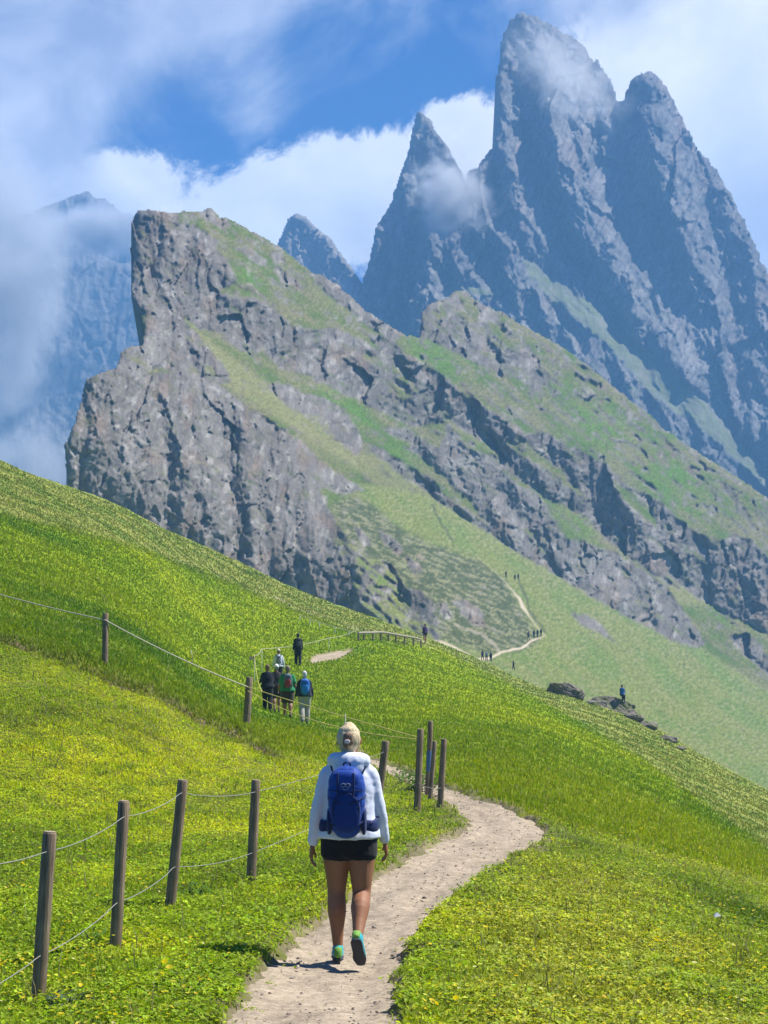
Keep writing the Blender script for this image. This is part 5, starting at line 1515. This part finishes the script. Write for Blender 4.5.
    wire(f, span(tops[0], b0 + Vector((.3, .2, -.1)), .3), .009, MAT['yellow'], 'cord')
    c = tops[0] + Vector((-.10, -.02, -.15))
    fl = np.array([(-.16, 0, -.07), (.14, .01, -.05), (.16, 0, .07), (-.14, .01, .09), (-.16, .015, -.07), (.14, .025, -.05), (.16, .015, .07), (-.14, .025, .09)]) + np.array(tuple(c - P[0]))
    link('flag', np_mesh('flag', fl, np.array([(0, 1, 2, 3), (7, 6, 5, 4), (0, 4, 5, 1), (1, 5, 6, 2), (2, 6, 7, 3), (3, 7, 4, 0)]), False), simple_mat('pink flag', (.50, .34, .30), .8, .2), f)
    # -- far rail fence on the crest
    rl = [(358.5, 633), (364, 632.7), (373, 632.6), (381, 632.2), (388.5, 633.2), (396, 634.6), (404.5, 636), (413.5, 637.5), (421, 639.5)]
    Yr = 158
    base = pick(382, 641)
    f = empty('rail_fence', base); tag(f, 'small wooden rail fence on the crest where the path goes over', 'fence')
    tops = []
    for i, (a, b) in enumerate(rl):
        pb = b + 8.5; Yp = min(hit(a, pb), 172); x = (a - CX) / F * Yp; p = Vector((x, Yp, gz(x, Yp))); t = at(a, b, Yp)
        tops.append(t); post(f, p, t + Vector((0, 0, .04)), .14, seed=50 + i)
    wire(f, [t + Vector((0, -.08, 0)) for t in tops], .085, simple_mat('bleached rail', (.30, .26, .20), .9, .25, 6, .3), 'rail', 2, 8)
    cord = []
    for a, b in ((300, 615), (310, 619), (319.5, 622.5), (335, 627), (349, 630.5)):
        p = pick(a, b + 6); cord.append(at(a, b, p.y)); wire(f, [p, at(a, b, p.y)], .03, MAT['stake'], 'stake', 1)
    wire(f, cord + [tops[0]], .022, MAT['tape'], 'cord')


# ----------------------------------------------------------------------------- stones and plants
def rock(name, loc, size, label, cat, seed, rz=0., group=None):
    rg = np.random.default_rng(seed)
    bm = bmesh.new(); bmesh.ops.create_icosphere(bm, subdivisions=5, radius=1.0)
    V = np.array([v.co[:] for v in bm.verts]); fc = np.array([[v.index for v in f.verts] for f in bm.faces]); bm.free()
    for _ in range(16):
        n = rg.normal(size=3); n /= np.linalg.norm(n); d = rg.uniform(.52, .85)
        e = V @ n - d; V -= np.clip(e, 0, None)[:, None] * n[None] * .92
    a, b = V[:, 0] * 2.1 + V[:, 2] * 1.3, V[:, 1] * 2.1 - V[:, 2] * 1.7
    f1, f2, cc, tt = worley(a * 1.6, b * 1.6, seed)
    V *= (1 + .10 * fbm(a, b, 5, seed) + .12 * (cc - .5) - .06 * sstep(.12, 0, f2 - f1))[:, None]
    V *= np.array(size)
    c = np.array([.20, .175, .15]) * (1 + .4 * fbm(a * 2, b * 2, 4, seed + 1) + .3 * (cc - .5))[:, None]
    g = sstep(-.05, .35, fbm(a, b, 3, seed + 2)) * .75
    c = c * (1 - g[:, None]) + np.array([.10, .13, .03]) * g[:, None]
    o = link(name, np_mesh(name, V, fc, False, c.clip(.01, .8)), MAT['scree']); o.location = loc; o.rotation_euler = (0, 0, rz)
    return tag(o, label, cat, group)


def leafy_plant(loc, rad, hgt, n, col, label, seed):
    """a clump of broad dock-like leaves: leaf mesh with curved blades, and its stems"""
    rg = np.random.default_rng(seed)
    r = empty('leafy_plant', loc); tag(r, label, 'plant')
    V, Fq, C, sp = [], [], [], []
    for i in range(n):
        a = rg.uniform(0, 6.28); d = rad * math.sqrt(rg.random()); x, y = d * math.cos(a), d * math.sin(a)
        z = hgt * rg.uniform(.25, 1.0) * (1 - .5 * d / rad); L_ = rg.uniform(.07, .15) * hgt / .3; w = L_ * rg.uniform(.28, .42)
        b = rg.uniform(0, 6.28); tl = rg.uniform(-.3, .8)
        f = np.array([math.cos(b) * math.cos(tl), math.sin(b) * math.cos(tl), math.sin(tl)]); s = np.array([-math.sin(b), math.cos(b), rg.normal(0, .3)])
        p = np.array([x, y, z]); k = len(V)
        dn = np.array([0, 0, -1])
        for u, ww, dp in ((0, .15, 0), (.35, 1, -.02), (.7, .8, .06), (1, .08, .2)):
            c = p + f * L_ * u + dn * L_ * dp
            V += [c - s * w * ww * .5 - dn * .01, c + s * w * ww * .5 - dn * .01]
        for j in range(3): Fq.append((k + 2 * j, k + 2 * j + 1, k + 2 * j + 3, k + 2 * j + 2))
        C += [np.array(col) * rg.uniform(.5, 1.5)] * 8
        if i % 3 == 0: sp.append(tube([(x * .3, y * .3, -.04), (x * .7, y * .7, z * .6), (x, y, z)], [.006, .005, .003], 5, 2))
    link('leaves', np_mesh('leaves', np.array(V), np.array(Fq), False, np.array(C)), MAT['leaf'], r)
    part('stems', sp, simple_mat('plant stem', (.10, .14, .04), .7), r)


def build_stones_and_plants():
    def on(px, py, dz=0):
        p = pick(px, py); p.z += dz; return p
    s = lambda Y, px: px * Y / F
    for (px, py, hw, hh, dp, lab, sd, rz) in (
            (562, 692, 17, 10, 1.5, 'long low grey outcrop at the meadow edge left of the seated hiker', 1, .3), (578, 697, 9, 6, .7, 'small jagged stone at the right end of the low outcrop', 2, 0),
            (613, 709, 21, 15, 1.8, 'large dark boulder with the blue-clad hiker sitting on it', 3, .4), (597, 706, 11, 8, 1.0, 'mossy boulder leaning on the left side of the sitting rock', 4, 1.),
            (632, 721, 11, 8, 1.0, 'grey stone just below the right end of the sitting rock', 5, .2), (646, 727, 13, 7, 1.0, 'broad flat stone in the grass beyond the sitting rock', 6, .5),
            (668, 741, 9, 6, .7, 'brown stone at the lower right end of the row of rocks', 7, .9), (680, 749, 5, 3.5, .4, 'tiny stone lying lowest in the row of rocks', 8, .1)):
        Y = min(hit(px, py), 143)
        x = (px - CX) / F * Y
        rock('boulder', (x, Y, (HY - py) / F * Y), (s(Y, hw) * 1.25, dp, s(Y, hh) * 1.15), lab, 'rock', sd, rz)
    for (px, py, rad, hg, n, lab, sd) in (
            (398, 776, .50, .35, 90, 'dark green dock clump just right of the leaning post behind the walker', 1), (411, 783, .42, .36, 80, 'dark leafy clump left of the tall middle fence post', 2), (425, 792, .35, .50, 80, 'dark leafy clump at the foot of the blue-marked post', 3),
            (190, 897, .20, .16, 60, 'bushy dark herb at the foot of the third fence post', 4), (68, 1008, .17, .15, 70, 'grey-green thistle clump at the foot of the nearest fence post', 5), (92, 945, .13, .16, 40, 'small dark dock clump between the two nearest fence posts', 6)):
        leafy_plant(on(px, py), rad, hg, n, (.085, .17, .018) if sd != 5 else (.09, .13, .07), lab, sd)
    p = on(717, 923, .06)
    V = np.array([(-.03, -.02, 0), (.035, -.015, .012), (.03, .025, .02), (-.025, .02, .03), (0, 0, .045)])
    o = link('paper_scrap', np_mesh('paper_scrap', V, np.array([(0, 1, 4), (1, 2, 4), (2, 3, 4), (3, 0, 4), (0, 2, 1), (0, 3, 2)]), False), simple_mat('white paper', (.75, .76, .80), .8, .05)); o.location = p
    tag(o, 'tiny crumpled white scrap lying in the turf right of the path', 'paper scrap')


# ----------------------------------------------------------------------------- people
def build_people():
    # the walker in front
    Y0 = hit(349, 953); ft = Vector(((349 - CX) / F * Y0, Y0, 0)); ft.z = (HY - 961) / F * Y0
    w, fr = person(ft, R(-3), 232 / F * Y0 * 1.012, 'blonde walker in white hoodie, black shorts and turquoise shoes on the gravel path', None,
                   legs=((5, 5, 0), (-2, 44, 50)), arms=((-8, 10, 16), (6, 14, 15)), top=('hoodie', (.66, .69, .80)), bottom=('shorts', (.012, .012, .014)), hair=((.68, .53, .31), 'bun'),
                   shoe=(.03, .36, .40), sole=(.045, .05, .055), skincol=(.29, .128, .062), detail=2, bulk=1.10)
    backpack(fr, 'royal blue daypack with a round emblem on the white hoodie', (.010, .055, .30), (.008, .020, .09), (.010, .045, .24), .132, .255, .085, 1.155, 2, True)
    G = 'hikers walking in a group up the slope'
    def stand(px, Y, dz=0):
        x = (px - CX) / F * Y; return Vector((x, Y, gz(x, Y) + dz))
    dk = (.012, .014, .022)
    a, fa = person(stand(267.5, 60), R(8), 1.66, 'hiker in black jacket and trousers at the left of the group', G, ((10, 6, 0), (-8, 16, 10)), ((20, 60, 16), (15, 55, 16)), ('jacket', dk), ('trousers', (.014, .014, .018)), ((.16, .09, .05), 'short'), bulk=1.18)
    b, fb = person(stand(276.5, 63.5), R(8), 1.76, 'hiker in white cap and dark top half hidden behind the green shirt', G, ((-6, 12, 8), (10, 5, 0)), ((10, 24, 14), (-6, 24, 14)), ('jacket', (.03, .026, .026)), ('long_shorts', (.03, .025, .022)), ((.2, .18, .16), 'short'), ((.70, .70, .70), 'cap'), bulk=1.15)
    c, fc = person(stand(287.5, 58.5), R(6), 1.80, 'hiker in green shirt with a grey and red backpack in the group', G, ((12, 6, 0), (-8, 18, 12)), ((8, 40, 18), (-8, 30, 18)), ('tee', (.03, .22, .085)), ('long_shorts', (.055, .04, .032)), ((.20, .15, .11), 'short'), bulk=1.25)
    backpack(fc, 'grey and red backpack on the green-shirted hiker', (.10, .12, .16), (.05, .05, .06), (.30, .05, .04), .125, .24, .08)
    d, fd = person(stand(304.5, 55.5), R(6), 1.72, 'white-haired hiker in dark jacket and pale trousers at the right of the group', G, ((-8, 14, 8), (10, 5, 0)), ((6, 34, 17), (12, 30, 17)), ('jacket', (.025, .03, .045)), ('trousers', (.36, .34, .30)), ((.62, .60, .56), 'short'), bulk=1.22)
    backpack(fd, 'bright blue backpack on the white-haired hiker', (.02, .13, .46), (.015, .03, .09), (.03, .22, .55), .15, .27, .095, 1.19)
    e, fe = person(stand(278.5, 81), R(6), 1.74, 'hiker in pale blue shirt and dark trousers ahead of the group', G, ((8, 5, 0), (-8, 14, 8)), ((12, 20, 15), (-8, 20, 15)), ('shirt', (.52, .58, .64)), ('trousers', (.02, .022, .03)), ((.14, .1, .07), 'short'), ((.55, .48, .36), 'cap'), bulk=1.15)
    backpack(fe, 'small slate grey backpack on the pale blue shirt', (.12, .15, .20), (.05, .06, .08), (.2, .22, .26), .10, .20, .07)
    f, ff = person(stand(298, 94), R(10), 1.78, 'tall hiker all in black walking alone above the group', G, ((9, 5, 0), (-7, 16, 8)), ((-10, 16, 15), (10, 18, 15)), ('jacket', dk), ('trousers', (.014, .015, .02)), ((.02, .015, .012), 'short'), bulk=1.18)
    backpack(ff, 'black backpack with grey flap on the lone hiker', (.02, .022, .028), (.01, .01, .012), (.09, .09, .10), .125, .24, .08)


def build_far_people(surf):
    P, Q, Yg = surf['P'], surf['Q'], surf['Y']
    xs, ys = surf['xs'], surf['ys']

    def ridge_pt(px, py):
        i = int(round((ys[0] - py) / (ys[0] - ys[1]))); j = int(round((px - xs[0]) / (xs[1] - xs[0])))
        Y = float(np.median(Yg[i - 1:i + 2, j - 1:j + 2])) - .15
        return at(px, py, Y)
    G = 'tiny hikers on the far trail'
    walk = ((10, 5, 0), (-9, 16, 8)); arm = ((8, 16, 8), (-8, 16, 8))
    far = [
        (425, 643, 'ground', 'distant hiker in purple top where the path crosses the crest', (.06, .03, .12), 'shorts', (.03, .025, .03), 20, 17),
        (482.5, 660, 'r', 'distant hiker in navy blue, leftmost of the three at the trail dip', (.02, .03, .07), 'trousers', (.02, .02, .03), 40, 13),
        (486.5, 661, 'r', 'distant hiker in pale grey in the middle of the three at the trail dip', (.34, .34, .38), 'trousers', (.05, .05, .07), -20, 13),
        (490.8, 662, 'r', 'distant hiker in black, tallest of the three at the trail dip', (.015, .015, .02), 'trousers', (.012, .012, .014), 10, 15),
        (513.5, 670.5, 'r', 'distant hiker in black walking alone on the slope below the trail', (.015, .015, .02), 'trousers', (.015, .015, .018), -60, 15),
        (528.5, 639.5, 'r', 'distant hiker in brown at the left of four on the trail bend', (.08, .05, .04), 'trousers', (.03, .03, .035), 30, 11),
        (534, 638, 'r', 'distant hiker in dark green second of four on the trail bend', (.02, .035, .03), 'trousers', (.02, .02, .025), 10, 11),
        (537.5, 637.5, 'r', 'distant hiker in dark blue third of four on the trail bend', (.02, .025, .06), 'trousers', (.015, .015, .02), -10, 11),
        (541, 636.5, 'r', 'distant hiker in black at the right of four on the trail bend', (.012, .012, .016), 'trousers', (.015, .015, .02), 20, 11),
        (506, 577.5, 'r', 'tiny hiker in red-brown leading the upper trail', (.16, .035, .03), 'trousers', (.03, .02, .02), 10, 7),
        (514.8, 580.5, 'r', 'tiny hiker in dark clothes, left of the pair on the upper trail', (.02, .02, .03), 'trousers', (.02, .02, .02), 10, 8),
        (518.3, 580, 'r', 'tiny hiker in dark clothes, right of the pair on the upper trail', (.025, .025, .03), 'trousers', (.02, .02, .025), 20, 8)]
    for k, (px, py, where, lab, tc, bk, bc, rz, hp) in enumerate(far):
        if where == 'ground':
            Y = min(hit(px, py), 176); x = (px - CX) / F * Y; p = Vector((x, Y, gz(x, Y)))
        else: p = ridge_pt(px, py)
        print('far', px, py, 'Y %.0f' % p.y, 'px height %.1f want %s' % (1.72 * F / p.y, hp))
        person(p, R(rz), 1.72, lab, G, walk if k % 2 else (walk[1], walk[0]), arm, ('jacket', tc), (bk, bc), ((.05, .035, .025), 'short'), None, detail=0)
    # the one sitting on the rock, seen from behind
    Y = 142; x = (622 - CX) / F * Y; z = (HY - 701.5) / F * Y
    person((x, Y, z), R(-25), 1.74, 'hiker in blue jacket sitting on the large dark boulder', None, ((82, 70, 0), (78, 74, 0)), ((25, 50, 8), (25, 50, 8)), ('jacket', (.03, .12, .36)), ('trousers', (.03, .03, .04)), ((.05, .035, .025), 'short'), None, detail=0)
build_world(); build_light(); build_camera(); build_haze(); build_mist()
build_ground(); build_path(); build_grass(); build_flowers()
_SURF = build_mountains()
build_fences(); build_stones_and_plants(); build_people(); build_far_people(_SURF)
